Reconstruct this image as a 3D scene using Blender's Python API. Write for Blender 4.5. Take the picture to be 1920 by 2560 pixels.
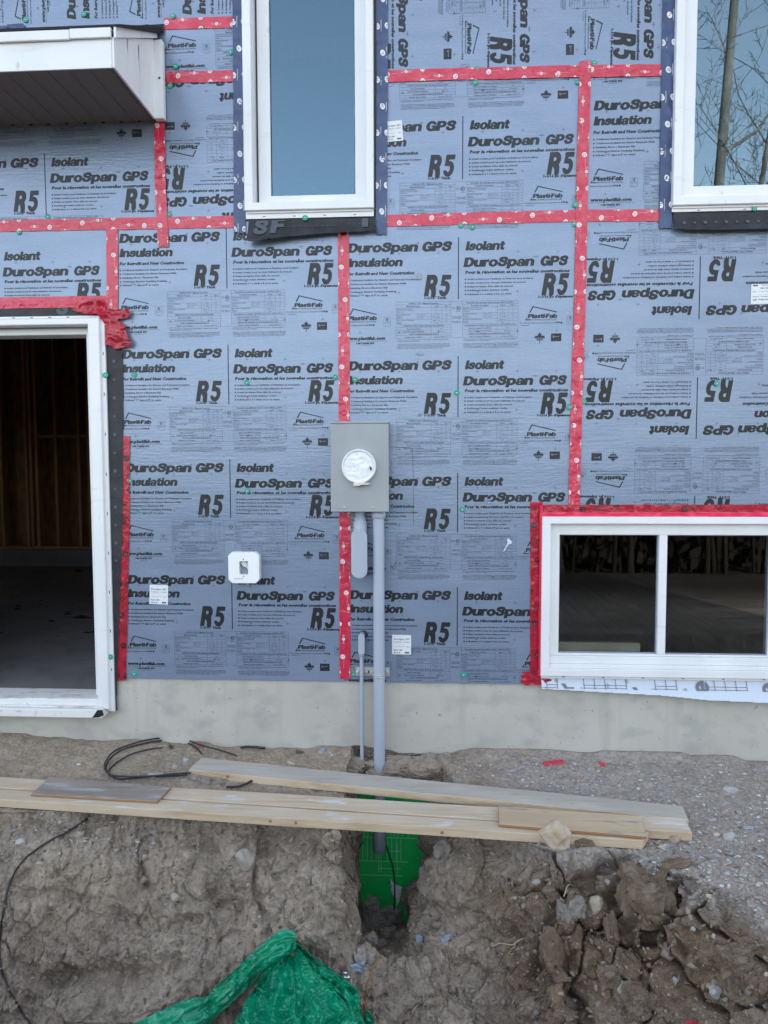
import bpy, bmesh, math, random
import numpy as np
from mathutils import Vector, Matrix
from mathutils.bvhtree import BVHTree
for o in list(bpy.data.objects): bpy.data.objects.remove(o)
C = bpy.context.scene.collection
SC = bpy.context.scene
R = math.radians
random.seed(7); RNG = np.random.default_rng(11)

# ------------------------------------------------------------------ camera
FPX, CD, CZ, PITCH, YAW, ROLL = 1850.0, 3.9325, 1.5578, .06291, .0604, -.002814
def cam2world(x, y, z):
    c, s = math.cos(ROLL), math.sin(ROLL); x, z = c*x - s*z, s*x + c*z
    c, s = math.cos(PITCH), math.sin(PITCH); y, z = c*y + s*z, -s*y + c*z
    c, s = math.cos(YAW), math.sin(YAW); x, y = c*x - s*y, s*x + c*y
    return Vector((x, y, z))
CAMPOS = Vector((0, -CD, CZ))
cam = bpy.data.cameras.new('camera'); camo = bpy.data.objects.new('camera', cam); C.objects.link(camo)
cam.sensor_fit = 'VERTICAL'; cam.sensor_height = 36; cam.sensor_width = 27; cam.lens = 36*FPX/2560
cam.clip_start = .05; cam.clip_end = 600
r_, f_, u_ = cam2world(1, 0, 0), cam2world(0, 1, 0), cam2world(0, 0, 1)
M = Matrix((r_, u_, -f_)).transposed().to_4x4(); M.translation = CAMPOS
camo.matrix_world = M; SC.camera = camo

# ------------------------------------------------------------------ light
SUN_EL, SUN_AZ = 22, 20                      # the sun stands behind the house: this wall is in open shade
w = bpy.data.worlds.new('World'); SC.world = w; w.use_nodes = True
nt = w.node_tree; bg = nt.nodes['Background']
sky = nt.nodes.new('ShaderNodeTexSky'); sky.sky_type = 'NISHITA'; sky.sun_disc = False
sky.sun_elevation = R(SUN_EL); sky.sun_rotation = R(SUN_AZ); sky.air_density = 1.0; sky.dust_density = 1.6; sky.ozone_density = 1.0
hs = nt.nodes.new('ShaderNodeHueSaturation'); hs.inputs['Saturation'].default_value = .50
nt.links.new(sky.outputs[0], hs.inputs['Color']); nt.links.new(hs.outputs[0], bg.inputs[0])
bg.inputs[1].default_value = .15
sl = bpy.data.lights.new('sun', 'SUN'); sl.energy = 2.5; sl.angle = R(.5); sl.color = (1, .95, .88)
so = bpy.data.objects.new('sun', sl); C.objects.link(so)
sd = Vector((math.sin(R(SUN_AZ))*math.cos(R(SUN_EL)), math.cos(R(SUN_AZ))*math.cos(R(SUN_EL)), math.sin(R(SUN_EL))))
so.rotation_euler = sd.to_track_quat('Z', 'Y').to_euler(); so.location = (0, 10, 12)
SC.view_settings.view_transform = 'Standard'; SC.view_settings.look = 'None'; SC.view_settings.gamma = 1
SC.view_settings.exposure = 2.1
SC.cycles.max_bounces = 8

# ------------------------------------------------------------------ picture point -> point on a real plane
def ray(u, v): return cam2world((u-960)/FPX, 1.0, -(v-1280)/FPX)
def W(u, v, y=0.0):
    d = ray(u, v); return CAMPOS + d*((y-CAMPOS.y)/d.y)
def G(u, v, z=0.0):
    d = ray(u, v); return CAMPOS + d*((z-CAMPOS.z)/d.z)
_r, _f, _u = [np.array(q) for q in (r_, f_, u_)]
def project(P):
    d = P - np.array(CAMPOS); y = d @ _f
    return 960 + FPX*(d @ _r)/y, 1280 - FPX*(d @ _u)/y

# ------------------------------------------------------------------ materials
def mat(name, col, rough=.6, metal=0., spec=.5, bump=None, var=None, attr=None, coat=0.):
    """bump = (scale xyz, strength, distance, detail); var = (scale xyz, second colour, low, high) ; attr = colour attribute"""
    m = bpy.data.materials.new(name); m.use_nodes = True; n = m.node_tree.nodes; L = m.node_tree.links
    p = n['Principled BSDF']
    p.inputs['Base Color'].default_value = (*col, 1); p.inputs['Roughness'].default_value = rough
    p.inputs['Metallic'].default_value = metal; p.inputs['Specular IOR Level'].default_value = spec
    if coat: p.inputs['Coat Weight'].default_value = coat; p.inputs['Coat Roughness'].default_value = .15
    tc = n.new('ShaderNodeNewGeometry')
    def noise(sc, detail=5, dist=0.):
        mp = n.new('ShaderNodeMapping'); mp.inputs['Scale'].default_value = sc
        L.new(tc.outputs['Position'], mp.inputs[0])
        t = n.new('ShaderNodeTexNoise'); t.inputs['Scale'].default_value = 1; t.inputs['Detail'].default_value = detail
        t.inputs['Distortion'].default_value = dist
        L.new(mp.outputs[0], t.inputs[0]); return t.outputs[0]
    src = None
    if attr:
        a = n.new('ShaderNodeAttribute'); a.attribute_name = attr; src = a.outputs['Color']
    for v in (var or []):
        mr = n.new('ShaderNodeMapRange'); mr.inputs[1].default_value = v[2]; mr.inputs[2].default_value = v[3]
        L.new(noise(v[0], v[4] if len(v) > 4 else 5), mr.inputs[0])
        mx = n.new('ShaderNodeMix'); mx.data_type = 'RGBA'
        if src is None: mx.inputs['A'].default_value = (*col, 1)
        else: L.new(src, mx.inputs['A'])
        mx.inputs['B'].default_value = (*v[1], 1); L.new(mr.outputs[0], mx.inputs['Factor']); src = mx.outputs['Result']
    if src is not None: L.new(src, p.inputs['Base Color'])
    prev = None
    for b in (bump or []):
        bn = n.new('ShaderNodeBump'); bn.inputs['Strength'].default_value = b[1]; bn.inputs['Distance'].default_value = b[2]
        L.new(noise(b[0], b[3] if len(b) > 3 else 5, b[4] if len(b) > 4 else 0), bn.inputs['Height'])
        if prev: L.new(prev, bn.inputs['Normal'])
        prev = bn.outputs[0]
    if prev: L.new(prev, p.inputs['Normal'])
    return m

FOILBUMP = [((6, 6, 105), .40, .0019, 3, .4), ((34, 34, 70), .45, .0015, 2, .5)]
MT = dict(
 foil=mat('board_film', (.195, .255, .355), .29, .22, .5, FOILBUMP, [((2.5, 2.5, 9), (.235, .293, .40), .35, .7), ((40, 40, 300), (.33, .39, .48), .60, .75)]),
 foam=mat('foam_edge', (.33, .35, .38), .9),
 ink=mat('black_ink', (.009, .010, .012), .40, 0, .4, FOILBUMP, [((2.5, 2.5, 4), (.024, .026, .031), .4, .7), ((60, 60, 420), (.10, .125, .16), .63, .76)]),
 inkfine=mat('fine_ink', (.03, .038, .055), .4, 0, .5, FOILBUMP, [((60, 60, 420), (.12, .15, .2), .55, .75)]),
 red=mat('red_tape', (.56, .021, .060), .26, 0, .55, [((26, 26, 26), .7, .007, 4, .9)], [((12, 12, 12), (.64, .06, .11), .45, .75), ((20, 20, 20), (.40, .014, .036), .58, .74)]),
 reddark=mat('red_tape_glossy', (.47, .013, .036), .25, 0, .5, [((35, 35, 35), .6, .005, 4, .8)], [((13, 13, 13), (.30, .011, .026), .4, .65), ((30, 30, 30), (.55, .10, .10), .62, .75)]),
 white_ink=mat('white_ink', (.82, .80, .80), .45),
 red_ink=mat('red_ink', (.45, .03, .06), .45),
 black_oval=mat('dark_ink', (.022, .008, .012), .4),
 navy=mat('navy_tape', (.028, .055, .15), .33, 0, .5, [((25, 25, 12), .6, .004, 4, .5)], [((8, 8, 5), (.045, .08, .19), .4, .7)]),
 black=mat('black_membrane', (.018, .02, .024), .55, 0, .4, [((20, 20, 12), .5, .004, 4)], [((9, 9, 6), (.04, .044, .052), .4, .75)]),
 greyprint=mat('grey_print', (.075, .09, .11), .6),
 vinyl=mat('white_vinyl', (.79, .80, .81), .38, 0, .5, [((3, 3, 3), .15, .004, 2)], [((5, 5, 2.3), (.73, .745, .755), .4, .7), ((26, 26, 9), (.58, .57, .55), .67, .76), ((3, 3, 40), (.70, .70, .69), .6, .75)]),
 vinyldirty=mat('dirty_white_vinyl', (.76, .76, .75), .5, 0, .4, [((12, 60, 60), .15, .001, 4)], [((7, 30, 45), (.42, .37, .31), .56, .72), ((30, 30, 30), (.5, .47, .43), .62, .75)]),
 soffit=mat('shaded_soffit_vinyl', (.17, .15, .145), .55, 0, .3, [((260, 260, 260), .5, .001, 1)], [((260, 260, 260), (.12, .11, .10), .56, .62, 1)]),  # white vinyl, with the porch shade put into this dark colour
 parge=mat('parged_concrete', (.475, .455, .40), .9, 0, .2, [((14, 14, 14), .35, .006, 6, .8), ((90, 90, 90), .25, .0015, 3)],
   [((1.7, 1.7, 2.6), (.53, .512, .455), .4, .68), ((6, 6, 9), (.385, .38, .345), .5, .72), ((42, 42, 42), (.28, .285, .27), .66, .74), ((9, 9, 1.2), (.41, .39, .34), .56, .8)]),
 meter=mat('grey_enamel', (.305, .33, .345), .42, 0, .5, [((160, 160, 160), .05, .0006, 2), ((5, 5, 5), .25, .004, 2)], [((6, 6, 3), (.335, .36, .37), .4, .7), ((60, 60, 9), (.40, .40, .385), .68, .74), ((20, 20, 50), (.25, .255, .245), .68, .76)]),
 pvc=mat('grey_pvc', (.39, .44, .525), .42, 0, .45, None, [((14, 14, 3), (.355, .40, .485), .4, .7), ((90, 90, 12), (.46, .49, .54), .64, .76)]),
 pvcdark=mat('pvc_bell', (.25, .28, .335), .45),
 zinc=mat('galvanised_steel', (.62, .61, .58), .38, .75, .5, [((40, 40, 40), .2, .001, 3)]),
 chrome=mat('bright_metal', (.7, .7, .7), .22, 1.),
 darkmetal=mat('dark_metal', (.06, .06, .065), .4, .8),
 plasticwhite=mat('white_film_cover', (.80, .82, .84), .28, 0, .5, [((24, 24, 24), .5, .006, 3, 1.)]),
 blockwhite=mat('white_block_plastic', (.84, .85, .86), .4),
 paper=mat('sticker_paper', (.74, .76, .78), .6, 0, .3, [((20, 20, 20), .2, .002, 3)]),
 cap=mat('green_cap_plastic', (.02, .36, .24), .35),
 wrap=mat('house_wrap', (.58, .645, .74), .5, 0, .4, [((16, 16, 16), .5, .006, 4, .6)]),
 wrapink=mat('wrap_ink', (.16, .175, .20), .6),
 membrane=mat('green_membrane', (.008, .60, .125), .4, 0, .45, [((14, 14, 14), .25, .006, 3)], [((5, 5, 7), (.01, .48, .11), .45, .7), ((5, 5, 6), (.16, .24, .12), .5, 1.4)]),
 palegreen=mat('pale_print', (.30, .72, .38), .5),
 tarp=mat('green_plastic_sheet', (.0, .32, .165), .14, 0, .7, [((20, 20, 20), .8, .016, 2, 1.8)], [((9, 9, 9), (.0, .24, .125), .4, .65)]),
 cable=mat('black_cable', (.02, .02, .022), .5),
 redscrap=mat('red_scrap', (.55, .05, .08), .4),
 bluegrey=mat('blue_grey_scrap', (.27, .33, .42), .5),
 foilscrap=mat('foil_scrap', (.6, .65, .72), .3, .8),
 felt=mat('roofing_felt', (.02, .022, .026), .8, 0, .3, [((15, 60, 60), .6, .006, 4)]),
 leaf=mat('weed_leaf', (.10, .14, .055), .7, 0, .3, None, [((60, 60, 60), (.22, .2, .1), .5, .7)]),
 straw=mat('dry_straw', (.42, .36, .25), .8),
 bark=mat('bare_bark', (.15, .13, .115), .9, 0, .2, [((30, 30, 8), .6, .02, 5)], [((3, 3, 2), (.26, .235, .21), .45, .7)]),
 forest=mat('woodland_brush', (.022, .018, .014), .95, 0, .1, None, [((1.2, 1.2, .6), (.04, .034, .027), .4, .7)]),
 stud=mat('framing_lumber', (.46, .25, .12), .8, 0, .3, None, [((30, 30, 3), (.3, .18, .09), .4, .7)]),
 osb=mat('wall_sheathing', (.30, .15, .065), .85, 0, .2, None, [((22, 22, 5), (.16, .095, .05), .4, .65)]),
 slab=mat('concrete_slab', (.20, .195, .20), .85, 0, .2, None, [((1.5, 1.5, 1.5), (.25, .245, .25), .4, .7), ((6, 6, 6), (.14, .14, .145), .5, .8)]),
 housewall=mat('house_sheathing', (.2, .2, .21), .9),
)
def woodmat(name, base, dark, pale, axis_scale=(2.2, 46, 46), rough=.75, stain=None):
    v = [(axis_scale, dark, .42, .72, 6), ((3, 9, 9), pale, .45, .75)]
    if stain: v += [((6, 24, 24), stain, .575, .66), ((16, 60, 60), tuple(q*.45 for q in dark), .68, .76), ((1.2, 5, 5), tuple(q*.88 for q in base), .5, .7)]
    return mat(name, base, rough, 0, .25, [(axis_scale, .35, .0025, 6)], v)
MT['woodpale'] = woodmat('pale_lumber', (.60, .495, .37), (.49, .375, .25), (.64, .55, .44), stain=(.60, .65, .67))
MT['woodgrey'] = woodmat('weathered_lumber', (.47, .43, .375), (.36, .325, .28), (.53, .50, .45), stain=(.40, .42, .44))
MT['woodend'] = woodmat('lumber_edge', (.57, .45, .31), (.43, .31, .19), (.60, .49, .36))
MT['plygrey'] = woodmat('weathered_plywood', (.31, .27, .24), (.25, .215, .19), (.37, .33, .30), (3, 20, 20), stain=(.40, .41, .42))
MT['plytan'] = woodmat('plywood', (.56, .435, .295), (.46, .33, .20), (.61, .50, .37), (1.6, 24, 24), stain=(.27, .29, .29))
MT['plyedge'] = mat('plywood_edge', (.33, .17, .07), .8)

def glassmat(name, tint, refl, through):
    m = bpy.data.materials.new(name); m.use_nodes = True; n = m.node_tree.nodes; L = m.node_tree.links
    n.remove(n['Principled BSDF'])
    g = n.new('ShaderNodeBsdfGlossy'); g.inputs['Color'].default_value = (*tint, 1); g.inputs['Roughness'].default_value = .004
    t = n.new('ShaderNodeBsdfTransparent'); t.inputs['Color'].default_value = (*through, 1)
    mx = n.new('ShaderNodeMixShader'); fr = n.new('ShaderNodeFresnel'); fr.inputs[0].default_value = 1.5
    ad = n.new('ShaderNodeMath'); ad.operation = 'ADD'; ad.inputs[1].default_value = refl; ad.use_clamp = True
    L.new(fr.outputs[0], ad.inputs[0]); L.new(ad.outputs[0], mx.inputs[0])
    L.new(t.outputs[0], mx.inputs[1]); L.new(g.outputs[0], mx.inputs[2]); L.new(mx.outputs[0], n['Material Output'].inputs[0])
    return m
MT['glass'] = glassmat('coated_glass', (.50, .78, 1.0), .085, (.5, .55, .55))
MT['glassfixed'] = glassmat('fixed_pane_glass', (.62, .86, 1.0), .13, (.5, .55, .55))
MT['glassclear'] = glassmat('clear_glass', (.9, .95, 1.0), .02, (.8, .83, .82))

# ------------------------------------------------------------------ mesh helpers
def link(name, me, m=None, parent=None):
    o = bpy.data.objects.new(name, me); C.objects.link(o)
    if m is not None:
        for mm in (m if isinstance(m, (list, tuple)) else [m]): me.materials.append(mm)
    if parent is not None:
        o.parent = parent
        if parent.type == 'EMPTY': o.matrix_parent_inverse = Matrix.Translation(-Vector(parent.location))
    return o
class MB:
    """collects faces; build() links them as one mesh object"""
    def __init__(s): s.v = []; s.f = []; s.mi = []; s.sm = []
    def add(s, vs, fs, mi=0, smooth=False):
        b = len(s.v); s.v += [tuple(q) for q in vs]
        for f in fs: s.f.append([b+i for i in f]); s.mi.append(mi); s.sm.append(smooth)
        return s
    def box(s, x0, x1, y0, y1, z0, z1, b=0., mi=0, rot=None):
        bm = bmesh.new(); bmesh.ops.create_cube(bm, size=1)
        for q in bm.verts:
            q.co = Vector(((x0+x1)/2+q.co.x*(x1-x0), (y0+y1)/2+q.co.y*(y1-y0), (z0+z1)/2+q.co.z*(z1-z0)))
        if b: bmesh.ops.bevel(bm, geom=bm.edges[:], offset=b, segments=2, affect='EDGES', profile=.5)
        return s.bm(bm, mi, rot)
    def bm(s, bm, mi=0, rot=None, smooth=False):
        bm.verts.index_update()
        vs = [(rot @ q.co if rot else q.co.copy()) for q in bm.verts]
        s.add(vs, [[q.index for q in f.verts] for f in bm.faces], mi, smooth); bm.free(); return s
    def ring(s, x0, x1, z0, z1, tl, tr, tb, tt, y0, y1, mi=0, bev=.003):
        """rectangular picture-frame: front at y0, back at y1, small chamfer on the front edges"""
        a, c = bev, y0+bev
        def loop(i, y, l): return [(l[0], y, l[2]), (l[1], y, l[2]), (l[1], y, l[3]), (l[0], y, l[3])]
        o = (x0, x1, z0, z1); n = (x0+tl, x1-tr, z0+tb, z1-tt)
        oi = (x0+a, x1-a, z0+a, z1-a); ni = (n[0]-a, n[1]+a, n[2]-a, n[3]+a)
        loops = [loop(0, y1, o), loop(0, c, o), loop(0, y0, oi), loop(0, y0, ni), loop(0, c, n), loop(0, y1, n)]
        vs = sum(loops, []); fs = []
        for k in range(5):
            for i in range(4):
                j = (i+1) % 4; fs.append((k*4+i, k*4+j, k*4+4+j, k*4+4+i))
        return s.add(vs, fs, mi)
    def prism(s, pts, y0, y1, mi=0, bev=0.):
        """outline in x,z extruded from y0 (front) to y1"""
        n = len(pts)
        if bev:
            cx = sum(p[0] for p in pts)/n; cz = sum(p[1] for p in pts)/n
            ins = []
            for p in pts:
                d = Vector((p[0]-cx, p[1]-cz)); l = d.length; q = d*(max(l-bev, 0)/l); ins.append((cx+q.x, cz+q.y))
            vs = [(p[0], y0, p[1]) for p in ins]+[(p[0], y0+bev, p[1]) for p in pts]+[(p[0], y1, p[1]) for p in pts]
            fs = [tuple(range(n))]+[(k*n+i, k*n+n+i, k*n+n+(i+1) % n, k*n+(i+1) % n) for k in range(2) for i in range(n)]+[tuple(range(3*n-1, 2*n-1, -1))]
        else:
            vs = [(p[0], y0, p[1]) for p in pts]+[(p[0], y1, p[1]) for p in pts]
            fs = [tuple(range(n))]+[(i, n+i, n+(i+1) % n, (i+1) % n) for i in range(n)]+[tuple(range(2*n-1, n-1, -1))]
        return s.add(vs, fs, mi)
    def tube(s, pts, rad, n=12, mi=0, caps=True, smooth=True):
        pts = [Vector(p) for p in pts]; m = len(pts)
        rad = list(rad) if hasattr(rad, '__len__') else [rad]*m
        up = None; vs = []
        for i, p in enumerate(pts):
            t = (pts[min(i+1, m-1)]-pts[max(i-1, 0)]).normalized()
            if up is None: up = t.orthogonal().normalized()
            up = (up - t*up.dot(t)); up = up.normalized() if up.length > 1e-6 else t.orthogonal().normalized()
            b = t.cross(up)
            for k in range(n):
                a = 2*math.pi*k/n; vs.append(p+(up*math.cos(a)+b*math.sin(a))*rad[i])
        fs = [(i*n+k, i*n+(k+1) % n, (i+1)*n+(k+1) % n, (i+1)*n+k) for i in range(m-1) for k in range(n)]
        s.add(vs, fs, mi, smooth)
        if caps: s.add([vs[k] for k in range(n)], [tuple(range(n-1, -1, -1))], mi); s.add([vs[(m-1)*n+k] for k in range(n)], [tuple(range(n))], mi)
        return s
    def lathe(s, c, axis, prof, n=32, mi=0, smooth=True):
        """profile of (distance along axis, radius)"""
        ax = Vector(axis).normalized(); u = ax.orthogonal().normalized(); b = ax.cross(u); c = Vector(c)
        vs = [c+ax*h+(u*math.cos(2*math.pi*k/n)+b*math.sin(2*math.pi*k/n))*r for h, r in prof for k in range(n)]
        fs = [(i*n+k, i*n+(k+1) % n, (i+1)*n+(k+1) % n, (i+1)*n+k) for i in range(len(prof)-1) for k in range(n)]
        return s.add(vs, fs, mi, smooth)
    def build(s, name, m, parent=None):
        me = bpy.data.meshes.new(name); me.from_pydata(s.v, [], s.f)
        me.polygons.foreach_set('material_index', s.mi); me.polygons.foreach_set('use_smooth', s.sm)
        bm = bmesh.new(); bm.from_mesh(me); bmesh.ops.recalc_face_normals(bm, faces=bm.faces[:]); bm.to_mesh(me); bm.free()
        me.update(); return link(name, me, m, parent)
def mesh_np(name, V, F, m, parent=None, smooth=True):
    """big meshes straight from arrays: V (n,3), F (k,3|4)"""
    V = np.asarray(V, np.float32); F = np.asarray(F, np.int32); k = F.shape[1]
    me = bpy.data.meshes.new(name); me.vertices.add(len(V)); me.vertices.foreach_set('co', V.ravel())
    me.loops.add(F.size); me.loops.foreach_set('vertex_index', F.ravel())
    me.polygons.add(len(F)); me.polygons.foreach_set('loop_start', np.arange(0, F.size, k, dtype=np.int32))
    me.polygons.foreach_set('use_smooth', np.full(len(F), smooth)); me.update(calc_edges=True); me.validate()
    return link(name, me, m, parent)
def tag(o, label=None, cat=None, group=None, kind=None):
    if label: o['label'] = label
    if cat: o['category'] = cat
    if group: o['group'] = group
    if kind: o['kind'] = kind
    return o
def thing(name, label, cat, loc=(0, 0, 0), group=None):
    o = bpy.data.objects.new(name, None); C.objects.link(o); o.location = loc; o.empty_display_size = .1
    tag(o, label, cat, group); return o
# ------------------------------------------------------------------ numpy noise
def _h(i, j, k, s):
    n = (i*374761393 + j*668265263 + k*1274126177 + s*974711) & 0xFFFFFFFF
    n = ((n ^ (n >> 13))*1274126177) & 0xFFFFFFFF
    return ((n ^ (n >> 16)) & 0xFFFF)/65535.0
def vnoise(P, s=0):
    I = np.floor(P).astype(np.int64); f = P-I; f = f*f*f*(f*(f*6-15)+10); x, y, z = f.T; i, j, k = I.T
    def c(a, b, d): return _h(i+a, j+b, k+d, s)
    a = c(0,0,0)*(1-x)+c(1,0,0)*x; b = c(0,1,0)*(1-x)+c(1,1,0)*x
    d = c(0,0,1)*(1-x)+c(1,0,1)*x; e = c(0,1,1)*(1-x)+c(1,1,1)*x
    return ((a*(1-y)+b*y)*(1-z)+(d*(1-y)+e*y)*z)*2-1
def fbm(P, o=5, s=0, g=.5):
    t = 0; a = 1
    for k in range(o): t = t+a*vnoise(P*(2.03**k)+k*7.3, s+k); a *= g
    return t
def ridged(P, o=4, s=0, g=.5):
    t = 0; a = 1
    for k in range(o): t = t+a*(1-np.abs(vnoise(P*(2.1**k)+k*5.1, s+k))*2); a *= g
    return t
def cells(P, s=0):
    """distance to nearest / second nearest feature point"""
    I = np.floor(P).astype(np.int64); d1 = np.full(len(P), 9.); d2 = d1.copy(); idv = np.zeros(len(P))
    for a in (-1, 0, 1):
        for b in (-1, 0, 1):
            for c in (-1, 0, 1):
                i, j, k = I[:, 0]+a, I[:, 1]+b, I[:, 2]+c
                q = np.stack([i+_h(i, j, k, s), j+_h(i, j, k, s+1), k+_h(i, j, k, s+2)], 1)
                d = np.sqrt(((q-P)**2).sum(1)); n = d < d1
                d2 = np.where(n, d1, np.minimum(d2, d)); idv = np.where(n, _h(i, j, k, s+3), idv); d1 = np.minimum(d1, d)
    return d1, d2, idv
def sstep(x): x = np.clip(x, 0, 1); return x*x*(3-2*x)

# ------------------------------------------------------------------ flat lettering
# heavy sans letters: implicit shapes in units of the cap height, traced by marching squares
def _el(X, Y, cx, cy, rx, ry): return (1-np.sqrt(((X-cx)/rx)**2+((Y-cy)/ry)**2))*min(rx, ry)
def _re(X, Y, x0, y0, x1, y1): return np.minimum(np.minimum(X-x0, x1-X), np.minimum(Y-y0, y1-Y))
def _st(X, Y, pts, h):
    d = np.full(X.shape, 9.)
    for (ax, ay), (bx, by) in zip(pts, pts[1:]):
        L = (bx-ax)**2+(by-ay)**2; t = np.clip(((X-ax)*(bx-ax)+(Y-ay)*(by-ay))/L, 0, 1)
        d = np.minimum(d, np.hypot(X-ax-t*(bx-ax), Y-ay-t*(by-ay)))
    return h-d
mx, mn = np.maximum, np.minimum
def sub(a, b): return mn(a, -b)
def _S(X, Y, w, h, t):
    p = [(.90, .70), (.83, .86), (.66, .915), (.42, .91), (.22, .85), (.16, .73), (.25, .62), (.46, .555), (.68, .49), (.84, .39), (.86, .25), (.74, .125), (.52, .085), (.30, .10), (.14, .19), (.10, .30)]
    q = [(t+(a-.1)/.8*(w-2*t), t+(b-.085)/.83*(h-2*t)) for a, b in p]; return _st(X, Y, q, t)
XH = .74
GL = {
 'D': (.80, lambda X, Y: sub(mx(_re(X, Y, 0, 0, .42, 1), mn(_el(X, Y, .36, .5, .44, .5), X)), mx(_re(X, Y, .27, .2, .40, .8), mn(_el(X, Y, .34, .5, .20, .3), X-.27)))),
 'u': (.68, lambda X, Y: mx(mx(_re(X, Y, .43, 0, .68, XH), _re(X, Y, 0, .24, .25, XH)), mn(sub(_el(X, Y, .30, .25, .30, .27), _el(X, Y, .35, .29, .10, .12)), .26-Y))),
 'r': (.47, lambda X, Y: mx(_re(X, Y, 0, 0, .25, XH), mn(mn(_el(X, Y, .46, .34, .34, .43), Y-.50), .47-X))),
 'o': (.72, lambda X, Y: sub(_el(X, Y, .36, .37, .36, .39), _el(X, Y, .36, .37, .125, .21))),
 'S': (.76, lambda X, Y: _S(X, Y, .76, 1.02, .115)),
 's': (.64, lambda X, Y: _S(X, Y, .64, .76, .093)),
 'p': (.74, lambda X, Y: mx(_re(X, Y, 0, -.25, .25, XH), sub(_el(X, Y, .39, .37, .35, .39), _el(X, Y, .37, .37, .125, .20)))),
 'b': (.74, lambda X, Y: mx(_re(X, Y, 0, 0, .25, 1), sub(_el(X, Y, .39, .37, .35, .39), _el(X, Y, .37, .37, .125, .20)))),
 'a': (.66, lambda X, Y: mx(mx(sub(_el(X, Y, .27, .21, .27, .23), _el(X, Y, .32, .20, .10, .085)), _re(X, Y, .40, 0, .64, .50)), mn(sub(_el(X, Y, .34, .49, .31, .27), _el(X, Y, .31, .49, .10, .10)), Y-.47))),
 'n': (.70, lambda X, Y: mx(mx(_re(X, Y, 0, 0, .25, XH), _re(X, Y, .45, 0, .70, .48)), mn(sub(_el(X, Y, .40, .47, .30, .29), _el(X, Y, .35, .44, .10, .13)), Y-.46))),
 'G': (.84, lambda X, Y: mx(mx(sub(sub(_el(X, Y, .42, .5, .42, .52), _el(X, Y, .43, .5, .165, .30)), _re(X, Y, .46, .40, 1, .66)), _re(X, Y, .44, .38, .83, .54)), _re(X, Y, .62, .02, .83, .50))),
 'P': (.76, lambda X, Y: mx(_re(X, Y, 0, 0, .27, 1), sub(mx(_re(X, Y, .1, .34, .44, 1), _el(X, Y, .43, .67, .33, .33)), mx(_re(X, Y, .27, .55, .42, .80), _el(X, Y, .41, .675, .09, .125))))),
 'R': (.82, lambda X, Y: mx(mx(_re(X, Y, 0, 0, .27, 1), sub(mx(_re(X, Y, .1, .38, .46, 1), _el(X, Y, .46, .69, .33, .31)), mx(_re(X, Y, .27, .57, .44, .82), _el(X, Y, .43, .695, .10, .125)))), mx(_st(X, Y, [(.50, .42), (.62, .30), (.66, .08)], .14), _re(X, Y, .53, 0, .80, .12)))),
 '5': (.74, lambda X, Y: mx(mx(_re(X, Y, .12, .80, .72, 1), _re(X, Y, .06, .52, .29, 1)), sub(sub(_el(X, Y, .37, .33, .38, .36), _el(X, Y, .34, .33, .14, .17)), _re(X, Y, -1, .25, .27, .50)))),
 'I': (.27, lambda X, Y: _re(X, Y, 0, 0, .27, 1)),
 'l': (.25, lambda X, Y: _re(X, Y, 0, 0, .25, 1)),
 'i': (.25, lambda X, Y: mx(_re(X, Y, 0, 0, .25, XH), _re(X, Y, 0, .82, .25, 1))),
 't': (.47, lambda X, Y: mx(mx(_re(X, Y, .09, .12, .34, .94), _re(X, Y, 0, .56, .46, XH)), mn(_el(X, Y, .36, .20, .27, .20), mn(.22-Y, .46-X)))),
 'F': (.66, lambda X, Y: mx(_re(X, Y, 0, 0, .27, 1), mx(_re(X, Y, 0, .79, .66, 1), _re(X, Y, 0, .41, .60, .61)))),
 '.': (.24, lambda X, Y: _el(X, Y, .12, .42, .13, .13)),
 'e': (.70, lambda X, Y: mx(sub(sub(_el(X, Y, .36, .37, .36, .39), _el(X, Y, .36, .37, .15, .23)), _re(X, Y, .38, .18, 1, .36)), _re(X, Y, .1, .31, .70, .44))),
}
_glc = {}
def glyph(ch, step=.045):
    if ch in _glc: return _glc[ch]
    w_, fn = GL[ch]; xs = np.arange(-.07, w_+.08, step); ys = np.arange(-.32, 1.1, step)
    X, Y = np.meshgrid(xs, ys); F = fn(X, Y)+dict(R=.032, **{'5': .018}).get(ch, .016); T = []
    for j in range(len(ys)-1):
        run = None
        for i in range(len(xs)-1):
            q = [(xs[i], ys[j], F[j, i]), (xs[i+1], ys[j], F[j, i+1]), (xs[i+1], ys[j+1], F[j+1, i+1]), (xs[i], ys[j+1], F[j+1, i])]
            full = all(c[2] > 0 for c in q)
            if full:
                if run is None: run = xs[i]
            if run is not None and (not full or i == len(xs)-2):
                e = xs[i] if not full else xs[i+1]; a, b = ys[j], ys[j+1]
                T += [((run, a), (e, a), (e, b)), ((run, a), (e, b), (run, b))]; run = None
            if not full and any(c[2] > 0 for c in q):
                pl = []
                for k in range(4):
                    a, b = q[k], q[(k+1) % 4]
                    if a[2] > 0: pl.append(a[:2])
                    if (a[2] > 0) != (b[2] > 0):
                        t = a[2]/(a[2]-b[2]); pl.append((a[0]+t*(b[0]-a[0]), a[1]+t*(b[1]-a[1])))
                T += [(pl[0], pl[k], pl[k+1]) for k in range(1, len(pl)-1)]
    _glc[ch] = (w_, np.array(T)); return _glc[ch]
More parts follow.
